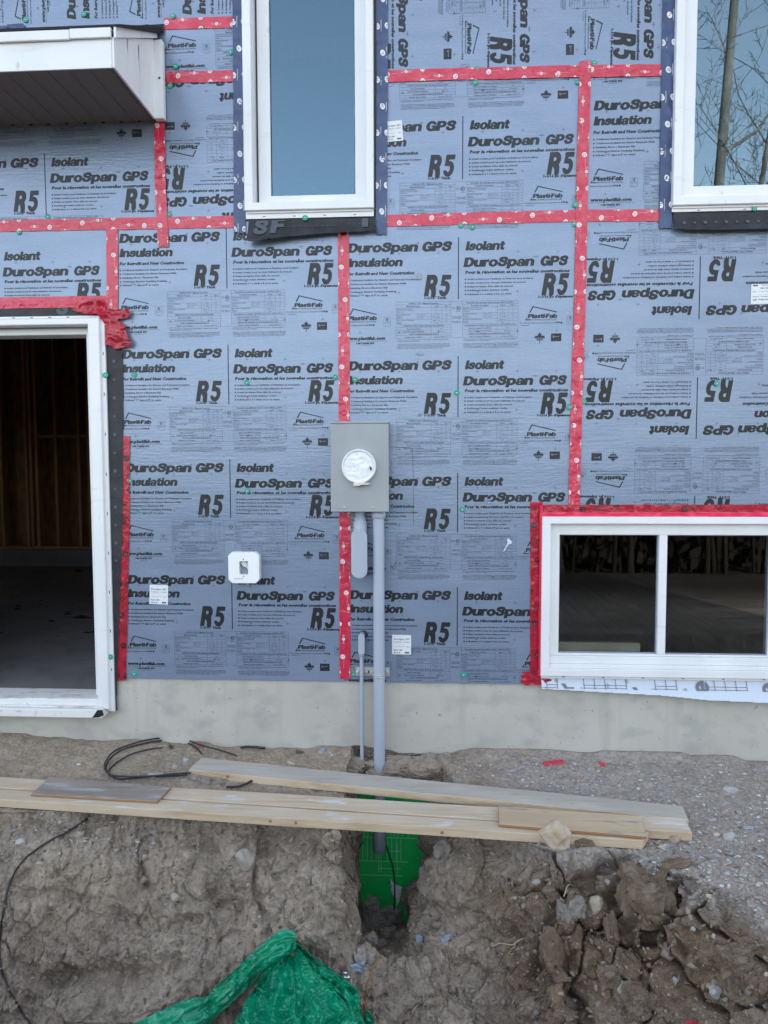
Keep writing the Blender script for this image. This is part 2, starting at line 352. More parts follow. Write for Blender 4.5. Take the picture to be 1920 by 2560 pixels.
def heavy(s, x0, x1, z, cap, shear=.2, gap=.012):
    """heavy oblique word fitted between x0 and x1, baseline z"""
    T = []; x = 0
    for ch in s:
        if ch == ' ': x += .3; continue
        w_, t = glyph(ch); T.append(t+np.array([x, 0])); x += w_+gap
    T = np.concatenate(T); L = x-gap
    sx = (x1-x0)/L
    for _ in range(4):
        q = T[..., 0]*sx+T[..., 1]*cap*shear; sx *= 1+((x1-x0)-(q.max()-max(q.min(), 0)))/(sx*L)
    return np.stack([x0+T[..., 0]*sx+T[..., 1]*cap*shear, z+T[..., 1]*cap], -1)
_txc = {}
def light(s, x0, x1, z, cap, shear=0., wt=.0, res=1, align='L'):
    """plain lettering from the built-in face, fitted between x0 and x1 (x1 None: natural width)"""
    key = (s, wt, res)
    if key not in _txc:
        c = bpy.data.curves.new('t', 'FONT'); c.body = s; c.offset = wt; c.resolution_u = res
        o = bpy.data.objects.new('t', c); C.objects.link(o); dg = bpy.context.evaluated_depsgraph_get()
        me = o.evaluated_get(dg).to_mesh(); me.calc_loop_triangles()
        v = np.empty(len(me.vertices)*3, np.float32); me.vertices.foreach_get('co', v); v = v.reshape(-1, 3)[:, :2]
        t = np.empty(len(me.loop_triangles)*3, np.int32); me.loop_triangles.foreach_get('vertices', t)
        _txc[key] = v[t.reshape(-1, 3)].astype(float); bpy.data.objects.remove(o); bpy.data.curves.remove(c)
    T = _txc[key]
    if len(T) == 0: return np.zeros((0, 3, 2))
    k = cap/.70; a, b = T[..., 0].min(), T[..., 0].max()
    if x1 is None:
        sx = k
        if align == 'C': x0 = x0-(b-a)*k/2
    else: sx = (x1-x0)/(b-a)
    return np.stack([x0+(T[..., 0]-a)*sx+T[..., 1]*k*shear, z+T[..., 1]*k], -1)
def rect(x0, x1, z0, z1): return np.array([((x0, z0), (x1, z0), (x1, z1)), ((x0, z0), (x1, z1), (x0, z1))])
def stroke(pts, h, closed=False):
    T = []; pts = list(pts)+([pts[0]] if closed else [])
    for a, b in zip(pts, pts[1:]):
        a = np.array(a, float); b = np.array(b, float); d = b-a; l = np.hypot(*d); d = d/l if l else d; n = np.array((-d[1], d[0]))*h/2
        T += [(a-n, b-n, b+n), (a-n, b+n, a+n)]
    return np.array(T)
def disc(cx, cz, rx, rz=None, n=16, r0=0., rot=0.):
    rz = rz or rx; T = []
    for k in range(n):
        a, b = 2*math.pi*k/n, 2*math.pi*(k+1)/n
        p = [(rx*math.cos(t), rz*math.sin(t)) for t in (a, b)]
        if r0: q = [(x*r0, y*r0) for x, y in p]; T += [(q[0], p[0], p[1]), (q[0], p[1], q[1])]
        else: T.append(((0, 0), p[0], p[1]))
    T = np.array(T); c, s = math.cos(rot), math.sin(rot)
    return np.stack([cx+T[..., 0]*c-T[..., 1]*s, cz+T[..., 0]*s+T[..., 1]*c], -1)
def polyf(pts):
    pts = [Vector((p[0], p[1], 0)) for p in pts]
    from mathutils.geometry import tessellate_polygon
    return np.array([[(pts[i].x, pts[i].y) for i in t] for t in tessellate_polygon([pts])])
def clip(T, x0, x1, z0, z1):
    if len(T) == 0: return T
    lo, hi = T.min(1), T.max(1)
    out = (hi[:, 0] < x0) | (lo[:, 0] > x1) | (hi[:, 1] < z0) | (lo[:, 1] > z1)
    ins = (lo[:, 0] >= x0) & (hi[:, 0] <= x1) & (lo[:, 1] >= z0) & (hi[:, 1] <= z1)
    res = [T[ins]]; extra = []
    for t in T[~out & ~ins]:
        pl = [tuple(p) for p in t]
        for ax, lim, sg in ((0, x0, 1), (0, x1, -1), (1, z0, 1), (1, z1, -1)):
            q = []
            for k in range(len(pl)):
                a, b = pl[k], pl[(k+1) % len(pl)]; da, db = (a[ax]-lim)*sg, (b[ax]-lim)*sg
                if da >= 0: q.append(a)
                if (da >= 0) != (db >= 0):
                    u = da/(da-db); q.append((a[0]+u*(b[0]-a[0]), a[1]+u*(b[1]-a[1])))
            pl = q
            if len(pl) < 3: break
        if len(pl) >= 3: extra += [(pl[0], pl[k], pl[k+1]) for k in range(1, len(pl)-1)]
    if extra: res.append(np.array(extra))
    return np.concatenate(res)
def flat(name, T, y, m, parent, yf=None):
    """lettering triangles (x, z) laid just in front of a surface"""
    if len(T) == 0: return None
    P = T.reshape(-1, 2); V = np.stack([P[:, 0], np.full(len(P), y) if yf is None else yf(P)+y, P[:, 1]], 1)
    F = np.arange(len(P), dtype=np.int32).reshape(-1, 3)
    a = V[F]; nrm = np.cross(a[:, 1]-a[:, 0], a[:, 2]-a[:, 0])[:, 1]
    F[nrm > 0] = F[nrm > 0][:, ::-1]
    return mesh_np(name, V, F, m, parent, False)

# one print block of the insulation boards, millimetres from the foot of its centre rule
def leaf_shape(cx, cz, s):
    h = [(0, .5), (.10, .30), (.19, .34), (.15, .10), (.28, .22), (.31, .14), (.47, .17), (.42, .06), (.5, .02), (.24, -.19), (.28, -.28), (.03, -.24), (.03, -.5)]
    return polyf([(cx+s*x, cz+s*y) for x, y in h]+[(cx-s*x, cz+s*y) for x, y in reversed(h[1:])])
def print_block():
    big, fine = [], []
    B, F = big.append, fine.append
    def tx(s, a, b, z, cap, sh=0., wt=.012, to=None): (to or F)(light(s, a, b, z, cap, sh, wt))
    B(rect(-2.4, 2.4, 0, 316))
    # English half
    B(heavy('DuroSpan', -579, -209, 248, 47)); B(heavy('GPS', -191, -36, 247, 48)); F(disc(-211, 288, 6, n=12, r0=.8)); tx('R', -213.5, -208.5, 285.5, 5)
    B(heavy('Insulation', -579, -289, 174, 43))
    B(light('For Retrofit and New Construction', -580, -230, 132, 15, .2, .055))
    for z, b, s in ((101, -212, 'Continuous Insulation for Exterior and Perimeter foundation'), (81, -272, 'Continuous Insulation for Interior Basement Walls'), (61, -368, 'Insulating Above a Basement Slab'), (41, -323, 'Continuous Exterior Insulating Sheathing'), (22, -367, 'Indicator "+" signs at 8" on center')):
        B(rect(-580, -573, z, z+7)); tx(s, -566, b, z, 9.5, 0, .035)
    B(heavy('R', -177, -107, 20, 104, .16)); B(heavy('5', -103, -39, 20, 104, .16)); B(light('1-1/16" Thick', -176, -60, 3, 12, 0, .06))
    def logo(x, z, small):
        B(stroke([(x+10, z+28), (x+27, z+60)], 6)); B(stroke([(x+25, z+59), (x+150, z+29)], 5)); B(polyf([(x-14, z-11), (x-3, z+8), (x-6, z-6), (x+16, z-6), (x+16, z-11)]))
        B(heavy('Plasti.Fab', x, x+151, z, 21, .14)); tx(small, x+20, x+148, z-12, 7, .1, .02)
    logo(-577, -101, 'EPS PRODUCT SOLUTIONS')
    tx('Better building ideas from', -592, -478, -131, 8, .15, .015); B(light('PFB', -476, -450, -131, 8, .1, .03)); B(disc(-443, -127, 5))
    def cert(x0, x1, z0, z1):
        F(stroke([(x0+4, z0), (x1-4, z0), (x1, z0+4), (x1, z1-4), (x1-4, z1), (x0+4, z1), (x0, z1-4), (x0, z0+4)], 1.1, True))
        c = (x0+x1)/2; F(disc(c, z1-10, 7, r0=.72)); F(polyf([(c-5, z1-13), (c, z1-7), (c+5, z1-13)])); tx('Certified', x0+4, x1-4, z1-22, 3); tx('CCMC 13460-L', x0+4, x1-4, z1-28, 2.4); tx('www.ccmc', x0+4, x1-9, z1-33, 2.4)
    cert(-390, -354, -134, -89)
    B(light('www.plastifab.com', -590, -382, -203, 16, .12, .055)); tx('PFB Corporation', -590, -505, -212, 4); tx('Made in Canada by Plasti-Fab Ltd.', -483, -368, -212, 4)
    B(light('1-88-THINK EPS', -536, -439, -226, 9, .0, .05)); tx('(1-888-446-5377)', -512, -463, -234, 4)
    # tables
    def table(x0, x1, v, words, titles):
        for z in (-11, -26, -41, -100, -128, -142, -157, -171, -183, -198): F(rect(x0, x1, z-.45, z+.45))
        F(rect(x0, x1, -72.4, -71.6)); F(rect(v[1], x1, -56.4, -55.6)); F(rect(v[0], x1, -85.4, -84.6)); F(rect(v[1], x1, -115.4, -114.6))
        for x in (x0, x1): F(rect(x-.45, x+.45, -198, -11))
        F(rect(v[0]-.4, v[0]+.4, -100, -72))
        for x in v[1:]: F(rect(x-.4, x+.4, -128, -26))
        F(rect(v[1]-.4, v[1]+.4, -171, -142)); F(rect(v[1]-.4, v[1]+.4, -198, -183))
        for s, a, b, z, c in titles: tx(s, a, b, z, c, 0, .02)
        for s, x, z, c, al in words: F(light(s, x, None, z, c, 0, .008, 1, al))
        c1, c2 = (v[1]+v[2])/2, (v[2]+x1)/2
        for z, a, b in ((-51, 'kPa', '70'), (-66, 'psi', '10'), (-81, 'm²·°C/W', '0.65'), (-95, 'ft²·h·°F/Btu', '4.7'), (-110, 'ng/(Pa·s·m²)', '90'), (-124, 'Perms', '1.6')):
            F(light(a, c1, None, z, 5.5, 0, .0, 1, 'C')); F(light(b, c2, None, z, 5.5, 0, .0, 1, 'C'))
    table(-324, -38, (-216, -141, -86),
     [('Compressive Resistance', -320, -49, 6, 'L'), ('Minimum @ 10% Deformation', -320, -57, 5, 'L'), ('ASTM D1621', -320, -65, 4.5, 'L'), ('Thermal Resistance', -320, -79, 6, 'L'), ('Minimum', -320, -88, 5, 'L'), ('ASTM C518', -320, -95, 4.5, 'L'), ('RSI per 25 mm', -212, -80, 5, 'L'), ('R per inch', -212, -94, 5, 'L'), ('Water Vapour Permeance', -320, -108, 6, 'L'), ('Maximum', -320, -117, 5, 'L'), ('ASTM E96', -320, -124, 4.5, 'L'), ('300', -90, -153, 5.5, 'C'), ('Over 500', -90, -167, 5.5, 'C'), ('Intertek CCRR-1013', -90, -195, 5.5, 'C')],
     [('CAN/ULC-S701.1 Material Properties', -260, -104, -23, 8), ('Material Property', -270, -198, -37, 7), ('Units', -124, -104, -37, 7), ('Type 1', -74, -48, -37, 7), ('CAN/ULC-S102.2 Surface Burning Characteristics', -286, -74, -138, 8), ('Flame Spread Rating', -268, -196, -153, 6.5), ('Smoke Developed Classification', -286, -178, -167, 6.5), ('Code Compliance Research Report', -256, -102, -181, 7.5), ('Evaluation Report Number', -276, -186, -195, 6)])
    table(22, 309, (130, 202, 258),
     [('Résistance à la compression', 26, -49, 6, 'L'), ('Minimum à 10 % de déformation', 26, -57, 5, 'L'), ('ASTM D1621', 26, -65, 4.5, 'L'), ('Résistance thermique', 26, -79, 6, 'L'), ('Minimum', 26, -88, 5, 'L'), ('ASTM C518', 26, -95, 4.5, 'L'), ('RSI par 25 mm', 134, -80, 5, 'L'), ('R par pouce', 134, -94, 5, 'L'), ("Perméance à la vapeur d'eau", 26, -108, 6, 'L'), ('Maximum', 26, -117, 5, 'L'), ('ASTM E96', 26, -124, 4.5, 'L'), ('300', 255, -153, 5.5, 'C'), ('Plus de 500', 255, -167, 5.5, 'C'), ('Intertek CCRR-1013', 255, -195, 5.5, 'C')],
     [('Propriétés des matériaux selon la norme CAN/ULC-S701.1', 42, 288, -23, 8), ('Propriété du matériau', 66, 158, -37, 7), ('Unités', 217, 244, -37, 7), ('Type 1', 268, 296, -37, 7), ('Caractéristiques de combustion superficielle selon la norme CAN/ULC-S102.2', 32, 299, -138, 7), ('Indice de propagation de la flamme', 53, 172, -153, 6.5), ('Indice de dégagement des fumées', 54, 171, -167, 6.5), ('Rapport de recherche sur la conformité aux codes', 58, 270, -181, 7.5), ("Numéro de rapport d'évaluation", 58, 168, -195, 6)])
    F(rect(-38, 22, -11.4, -10.6)); F(rect(-38, 22, -198.4, -197.6))
    F(disc(1, -47, 11, r0=.75)); tx('ETL', -6, 8, -51, 8, 0, .03); tx('Intertek', -10, 12, -66, 5)
    for z in (-43, -49): F(rect(-32, -14, z-.7, z+.7))
    for z, a, s in ((-92, -33, 'ATTESTED BY INTERTEK'), (-100, -31, 'ATTESTÉ PAR INTERTEK'), (-116, -33, 'SEE CCRR-1013'), (-123, -30, 'VOIR CCRR-1013')): tx(s, a, -a-16, z, 4.5)
    for x0, ls in ((-319, (('CAUTION, THIS PRODUCT IS COMBUSTIBLE. A PROTECTIVE BARRIER OR THERMAL BARRIER IS REQUIRED', -209, -50), ('AS SPECIFIED IN THE APPROPRIATE BUILDING CODE.', -216, -198), ('ATTENTION: THIS PRODUCT SHALL BE INSTALLED WITH THE APPLICABLE BUILDING CODE REQUIREMENTS AND', -231, -45), ('LOCAL REGULATIONS. PROTECT FROM SUNLIGHT AND OPEN FLAME. FOLLOW THE PRINTED DIRECTIONS WHEN', -238, -42), ('STORING AND HANDLING. DO NOT USE WITH SOLVENT BASED ADHESIVES OR COATINGS ON THE SURFACE OF', -245, -42), ('THE BOARD. CONSULT THE MANUFACTURER FOR MORE INFORMATION ON ITS USE.', -252, -84))),
                   (27, (("ATTENTION, CE PRODUIT EST COMBUSTIBLE. UNE BARRIÈRE DE PROTECTION OU UNE BARRIÈRE THERMIQUE", -209, 300), ("EST EXIGÉE SELON LE CODE DU BÂTIMENT.", -216, 160), ("CE PRODUIT DOIT ÊTRE INSTALLÉ SELON LES EXIGENCES DU CODE DU BÂTIMENT APPLICABLE ET DES", -231, 313), ("RÈGLEMENTS LOCAUX. PROTÉGER DU SOLEIL ET DES FLAMMES NUES. SUIVRE LES DIRECTIVES IMPRIMÉES", -238, 310), ("POUR L'ENTREPOSAGE ET LA MANUTENTION. NE PAS UTILISER AVEC DES ADHÉSIFS À BASE DE SOLVANT", -245, 309), ("CONSULTER LE FABRICANT POUR PLUS D'INFORMATION SUR SON UTILISATION.", -252, 302)))):
        for s, z, b in ls: tx(s, x0, b, z, 4.2, 0, .01)
    # French half
    B(heavy('Isolant', 36, 240, 248, 45)); B(heavy('DuroSpan', 26, 391, 164, 47)); tx('MD', 388, 411, 205, 9, .2, .0); B(heavy('GPS', 418, 560, 163, 48))
    B(light('Pour la rénovation et les nouvelles constructions', 35, 569, 129, 15, .2, .055))
    for z, b, s in ((97, 385, "Isolant continu pour l'extérieur et l'intérieur de la fondation"), (78, 346, 'Isolant continu pour les murs intérieurs de sous-sol'), (59, 281, "Isolant au-dessus d'une dalle de sous-sol"), (40, 259, 'Revêtement isolant extérieur continu'), (20, 276, 'Indicateurs « + » situés à 8 po au centre')):
        B(rect(33, 40, z, z+7)); tx(s, 47, b, z, 9, 0, .035)
    B(heavy('R', 430, 501, 16, 105, .16)); B(heavy('5', 504, 566, 16, 105, .16)); B(light("1-1/16 po d'épaisseur", 412, 592, 0, 12, 0, .06))
    logo(359, -103, 'SOLUTIONS avec des PRODUITS de EPS'); tx('De meilleures idées pour la construction de', 317, 500, -131, 8, .15, .012); B(light('PFB', 503, 524, -131, 8, .1, .03)); B(disc(531, -128, 5)); F(stroke([(322, -139), (345, -141), (368, -138)], 2))
    cert(560, 593, -136, -93)
    B(leaf_shape(421, -203, 56))
    b = rect(479, 532, -223, -183); B(b)
    pl = [(-515, 239), (-309, 238), (-102, 238), (-515, 38), (-309, 38), (-515, -167), (-309, -167), (-103, -167), (102, 236), (307, 236), (510, 235), (102, 35), (305, 35), (102, -168), (307, -168), (508, -168)]
    for x, z in pl: F(rect(x-8, x+8, z-.7, z+.7)); F(rect(x-.7, x+.7, z-8, z+8))
    return np.concatenate(big)/1000, np.concatenate(fine)/1000, np.concatenate([stroke([(487, -199), (492, -193), (490, -206), (497, -200), (503, -198), (511, -200), (520, -197)], 2), stroke([(400, -206), (442, -206)], 2), stroke([(405, -211), (437, -211)], 1.6)])/1000
BLOCK = print_block()
def place(T, ox, oz, rot):
    x, z = T[..., 0], T[..., 1]
    if rot == 180: x, z = -x, -z
    elif rot == 90: x, z = -z, x           # reads upward
    elif rot == -90: x, z = z, -x          # reads downward
    return np.stack([ox+x, oz+z], -1)

# ------------------------------------------------------------------ insulation boards
TH = .027                                   # 1 1/16 inch
BOARDGRP = 'foil faced insulation boards on the house wall'
def board(rects, origins, rot, label, outline=None):
    mb = MB()
    if outline: mb.prism(outline, 0, TH)
    else:
        for x0, x1, z0, z1 in rects: mb.box(x0, x1, 0, TH, z0, z1, .0015)
    o = mb.build('insulation_board', [MT['foil'], MT['foam']]); tag(o, label, 'insulation board', BOARDGRP)
    for k, (nm, m, y) in enumerate((('lettering', 'ink', -.0007), ('fine_print', 'inkfine', -.0006), ('logo_highlight', 'foil', -.0011))):
        T = [clip(place(BLOCK[k], ox, oz, rot), *r) for ox, oz in origins for r in rects]
        T = [t for t in T if len(t)]
        if T: flat(nm, np.concatenate(T), y, MT[m], o)
    return o
P_ = .6096
board([(-1.676, -.4505, .386, 2.8445)], [(-1.0680, .667+P_*k) for k in range(5)], 0, 'tall upright printed board between the doorway and the meter, washer and sticker on it')
board([(-.4475, .768, 1.302, 2.832), (-.4475, .588, .386, 1.302)], [(.1533, .592+P_*k) for k in range(5)], 0, 'tall upright printed board that the meter box and conduit are mounted on',
      [(-.4475, .386), (.588, .386), (.588, 1.302), (.768, 1.302), (.768, 2.832), (-.4475, 2.832)])
board([(.7715, 1.99, 1.302, 2.826)], [(1.380, 1.396+P_*k) for k in range(3)], 180, 'upside down printed board above the low sliding window')
board([(-.27, .780, 2.835, 3.547)], [(.173, 3.028+P_*k) for k in range(2)], 0, 'upright printed board just right of the tall window, below the sideways print')
board([(.783, 1.232, 2.829, 3.543)], [(1.413, 3.104+P_*k) for k in (-1, 0, 1)], 0, 'narrow upright printed board squeezed against the window that reflects trees')
board([(-2.9, -1.414, 2.8475, 3.852)], [(-2.042, 2.902), (-2.042, 3.5116)], 0, 'printed board in the shade directly under the porch soffit')
board([(-2.9, -1.689, 2.375, 2.8445)], [(-2.320, 2.416)], 0, 'short printed board directly above the open doorway')
board([(-1.411, -.966, 3.587, 3.852)], [(-.785, 3.837), (-.785, 3.2274)], 0, 'small board strip between two short red tapes left of the tall window')
board([(-1.411, -.966, 2.8475, 3.584)], [(-.854, 3.137), (-.854, 3.747)], 180, 'upside down printed board between porch corner and tall window')
board([(-2.9, -.966, 3.855, 4.5)], [(-1.602-.618*k, 4.477) for k in (-1, 0, 1, 2)], 90, 'board with print reading upward, above the porch roof')
board([(-.27, 1.232, 3.550, 4.5)], [(-.32+.617*k, 4.16) for k in range(3)]+[(-.32-.617, 4.16)], -90, 'board with print reading downward, between the two upper windows')

# ------------------------------------------------------------------ house shell
house = thing('house', 'house under construction with a pale parged foundation wall and bare stud interior', 'house', (0, 3, 0))
def wall_with_holes(x0, x1, z0, z1, holes, y0, y1):
    xs = sorted({x0, x1, *[h[0] for h in holes], *[h[1] for h in holes]}); zs = sorted({z0, z1, *[h[2] for h in holes], *[h[3] for h in holes]})
    mb = MB()
    for a, b in zip(xs, xs[1:]):
        for c, d in zip(zs, zs[1:]):
            if any(h[0] <= a and b <= h[1] and h[2] <= c and d <= h[3] for h in holes): continue
            mb.box(a, b, y0, y1, c, d)
    return mb
HOLES = [(-2.9, -1.79, .24, 2.31), (-.93, -.31, 2.91, 4.9), (1.25, 2.37, 2.88, 4.9), (.62, 1.83, .48, 1.255)]
wall_with_holes(-7.5, 5, .385, 7.6, [(a, b, max(c, .385), d) for a, b, c, d in HOLES], .03, .17).build('exterior_wall', MT['housewall'], house)
wall_with_holes(-7.5, 5, -1.5, .385, [(-2.9, -1.79, .24, .385)], .012, .17).build('foundation_wall', MT['parge'], house)
mb = MB(); mb.box(-7.5, -1.25, .17, 9, .10, .25); mb.build('concrete_floor', MT['slab'], house)
mb = MB(); mb.box(-1.25, 5, .17, 9, -1.5, -1.35); mb.build('basement_floor', MT['felt'], house)
mb = MB(); mb.box(-1.25, 5, .17, 9, 1.75, 1.85); mb.build('basement_ceiling', MT['felt'], house)
mb = MB(); mb.box(-7.5, -7.4, .17, 3.0, -1.5, 7.6); mb.box(-7.5, -7.4, 3.7, 9, -1.5, 7.6); mb.box(-7.5, -7.4, 3.0, 3.7, 2.2, 7.6); mb.box(-7.5, -7.4, 3.0, 3.7, -1.5, 1.2); mb.box(4.9, 5, .17, 9, -1.5, 7.6); mb.box(-7.5, 5, 8.9, 9, -1.5, 7.6); mb.build('side_wall', MT['housewall'], house)  # gap in the left wall is added, out of view, to let sky light in
mb = MB(); mb.box(-7.7, 5.2, .02, 9.2, 7.6, 7.75); mb.build('roof', MT['felt'], house)
mb = MB(); mb.box(-7.4, 4.9, .17, 8.9, 3.75, 3.85); mb.build('ceiling', MT['osb'], house)
mb = MB(); mb.box(-1.3, -1.2, .17, 8.9, -1.5, 3.75); mb.build('partition', MT['osb'], house)
mb = MB(); mb.box(-7.4, -1.3, 5.42, 5.62, .25, .47, .004); mb.build('concrete_curb', MT['slab'], house)
mb = MB(); mb.box(-7.4, -1.3, 5.60, 5.64, .47, 3.75); mb.build('wall_sheathing', MT['osb'], house)
mb = MB(); mb.box(-7.4, -1.3, 5.46, 5.60, .472, .51); mb.build('bottom_plate', MT['stud'], house)
for x in (-5.26, -5.20, -5.12, -4.86, -4.55, -4.42, -4.37, -4.32, -4.27, -3.9, -3.5, -3.1, -2.7, -5.6, -6.0, -6.4):
    mb = MB(); mb.box(x-.019, x+.019, 5.47, 5.595, .512, 3.75, .002); mb.build('stud', MT['stud'], house)
mb = MB(); mb.box(-4.84, -4.44, 5.48, 5.59, 1.93, 1.968); mb.box(-5.1, -4.88, 5.48, 5.59, 1.93, 1.968); mb.build('blocking', MT['stud'], house)
mb = MB()
for k in range(90):
    x, y = random.uniform(-5.6, -2.4), random.uniform(1.5, 5.2); r = random.choice((.02, .03, .04, .05, .09))
    n = 7; pts = [(x+r*random.uniform(.5, 1.3)*math.cos(2*math.pi*i/n), y+.5*r*random.uniform(.5, 1.3)*math.sin(2*math.pi*i/n), .254+.0) for i in range(n)]
    mb.add(pts+[(x, y, .254+r*.25)], [(i, (i+1) % n, n) for i in range(n)], random.choice((0, 0, 1)))
tag(mb.build('floor_debris', [MT['felt'], MT['osb']], house), kind='stuff')

# ------------------------------------------------------------------ tapes
def tape_strip(name, path, width, y, m, amp=.0006, seed=0, du=.012, nv=7, jag=.004):
    """strip along a polyline in x,z; returns object and the function that lifts lettering onto it"""
    pts = [Vector(p) for p in path]; L = [0]
    for a, b in zip(pts, pts[1:]): L.append(L[-1]+(b-a).length)
    n = max(2, int(L[-1]/du)); S = np.linspace(0, L[-1], n+1)
    PX = np.interp(S, L, [p[0] for p in pts]); PZ = np.interp(S, L, [p[1] for p in pts])
    tx, tz = np.gradient(PX), np.gradient(PZ); l = np.hypot(tx, tz); tx, tz = tx/l, tz/l
    vv = np.linspace(-.5, .5, nv)
    V = []
    for k, v in enumerate(vv):
        e = fbm(np.stack([S*14, np.full_like(S, v*3), np.full_like(S, seed)], 1), 3, seed)*.0012 if k in (0, nv-1) else 0
        j = 0
        V.append(np.stack([PX-tz*(v*width+e), np.zeros_like(PX), PZ+tx*(v*width+e)], 1))
    V = np.stack(V, 1)
    V[0, :, :] -= np.stack([tx[0]*RNG.uniform(0, jag, nv), 0*vv, tz[0]*RNG.uniform(0, jag, nv)], 1)
    V[-1, :, :] += np.stack([tx[-1]*RNG.uniform(0, jag, nv), 0*vv, tz[-1]*RNG.uniform(0, jag, nv)], 1)
    def wob(P): return -1.6*amp*(1+ridged(np.stack([P[:, 0]*22, P[:, 1]*22, np.full(len(P), seed*.7)], 1), 3, seed))
    F2 = V.reshape(-1, 3); F2[:, 1] = y+wob(F2[:, [0, 2]])
    idx = np.arange((n+1)*nv).reshape(n+1, nv)
    Fc = np.stack([idx[:-1, :-1], idx[:-1, 1:], idx[1:, 1:], idx[1:, :-1]], -1).reshape(-1, 4)
    # wind so that normals face the viewer (-y)
    a = F2[Fc[0]]; 
    if np.cross(a[1]-a[0], a[2]-a[0])[1] > 0: Fc = Fc[:, ::-1]
    o = mesh_np(name, F2, Fc, MT[m], None, True)
    o['_'] = 0; del o['_']
    return o, wob, (PX, PZ, S, tx, tz)
def tape_marks(o, fr, width, y, wob, kind, seed):
    PX, PZ, S, tx, tz = fr; rr = random.Random(seed)
    white, dark = [], []; s = rr.uniform(0, .06); k = rr.randrange(6)
    step = .086 if kind != 'blue' else .1335
    while s < S[-1]:
        lats = ((.12,), (.33,), (-.5, .5), (-.12,), (-.2,), (.5, -.5))[k % 6] if kind != 'blue' else ((.04,), (-.44, .44))[k % 2]
        i = np.searchsorted(S, s); i = min(max(i, 1), len(S)-2); t = np.array((tx[i], tz[i])); n_ = np.array((-t[1], t[0]))
        W_, D_ = [], []
        big = (k % 2 == 0) or kind == 'blue'
        if big:
            rx, rz = dict(red=(.0120, .0130), blue=(.0125, .0165), dark=(.0175, .0150))[kind]
            W_.append(disc(0, 0, rx, rz, 18, rot=-.35))
            D_ += [light('Tuck', -.0085, .0080, .0012, .0062, .2, .03), light('Tape', -.0085, .0080, -.0078, .0062, .2, .03)]
            if kind == 'blue': W_ += [rect(.018, .0192, -.03, .028), rect(.0205, .0213, -.03, .02)]
            else: W_ += [light('CONTRACTORS SHEATHING TAPE', .016, .060, .004, .0022, 0, .0)]
        else:
            W_ += [disc(0, 0, .0078, n=14), light('FOR USE', -.026, -.0105, .0008, .003, 0, .01), light('CCMC', -.026, -.0105, -.0045, .003, 0, .01), light('EVALUATION', .0105, .027, .0008, .003, 0, .01), light('LISTED', .0105, .024, -.0045, .003, 0, .01)]
            D_ += [light('K', -.003, .003, -.004, .008, 0, .05)]
        # tape lettering runs along the tape
        for src, dst in ((W_, white), (D_, dark)):
            T = np.concatenate(src); x, z = T[..., 0], T[..., 1]
            if kind == 'blue': xx, zz = z, x
            else: xx, zz = x, z
            for lt in lats:
                c = np.array((PX[i], PZ[i]))+n_*lt*width; dst.append(np.stack([c[0]+xx*t[0]+zz*n_[0], c[1]+xx*t[1]+zz*n_[1]], -1))
        s += step; k += 1
    # cut at the tape's edges (tapes run along x or z)
    horiz = abs(tx.mean()) > abs(tz.mean())
    def cut(L):
        T = np.concatenate(L)
        out = []
        nseg = max(1, int(S[-1]/.12)); ed = np.linspace(0, S[-1], nseg+1)
        for a, b in zip(ed, ed[1:]):
            m = (a+b)/2; px, pz = np.interp(m, S, PX), np.interp(m, S, PZ)
            p0 = np.interp(a, S, PX), np.interp(a, S, PZ); p1 = np.interp(b, S, PX), np.interp(b, S, PZ)
            h = width/2-.001
            out.append(clip(T, min(p0[0], p1[0]), max(p0[0], p1[0]), pz-h, pz+h) if horiz else clip(T, px-h, px+h, min(p0[1], p1[1]), max(p0[1], p1[1])))
        return np.concatenate([q for q in out if len(q)]) if any(len(q) for q in out) else np.zeros((0, 3, 2))
    wm, dm = ('white_ink', 'red_ink') if kind == 'red' else ('white_ink', 'navy') if kind == 'blue' else ('black_oval', 'red')
    flat('printed_mark', cut(white), y-.0005, MT[wm], o, wob); flat('printed_word', cut(dark), y-.0009, MT[dm], o, wob)
TG = 'red seam tapes over the board joints'
def red_tape(path, width, y, label, seed, kind='red', name='seam_tape', amp=.0006, grp=TG, **kw):
    o, wob, fr = tape_strip(name, path, width, y, 'red' if kind == 'red' else 'reddark', amp, seed, **kw)
    tag(o, label, 'tape', grp); tape_marks(o, fr, width, y, wob, kind, seed); return o
T1, T2, T3 = -.0022, -.0046, -.0070
red_tape([(-1.376, 3.855), (-.968, 3.850)], .057, T1, 'topmost short red tape beside the porch roof end', 1)
red_tape([(-1.369, 3.585), (-.968, 3.581)], .058, T1, 'short red tape just right of the porch side panel', 2)
red_tape([(-1.412, 3.366), (-1.415, 3.05), (-1.405, 2.719)], .059, T2, 'upright red tape running down from the porch corner, torn end over the print', 3, amp=.0012)
red_tape([(-2.9, 2.848), (-2.2, 2.846), (-1.42, 2.842), (-.966, 2.840)], .061, T1, 'long level red tape below the porch and left of the tall window', 4, amp=.0010)
red_tape([(-1.682, 2.815), (-1.686, 2.6), (-1.692, 2.362)], .063, T2, 'upright red tape ending at the crumpled tape on the doorway corner', 5)
red_tape([(-.262, 3.552), (.1, 3.552), (.42, 3.548), (.76, 3.545), (1.228, 3.535)], .059, T1, 'level red tape below the sideways printed boards', 6, amp=.0014)
red_tape([(.788, 3.588), (.784, 3.3), (.779, 2.86), (.777, 2.4), (.766, 1.8), (.760, 1.33)], .059, T2, 'longest upright red tape, from the sideways print down to the low window', 7, amp=.0013)
red_tape([(-.262, 2.827), (.3, 2.831), (.76, 2.831), (1.228, 2.823)], .060, T1, 'level red tape running between the sills of the two upper windows', 8)
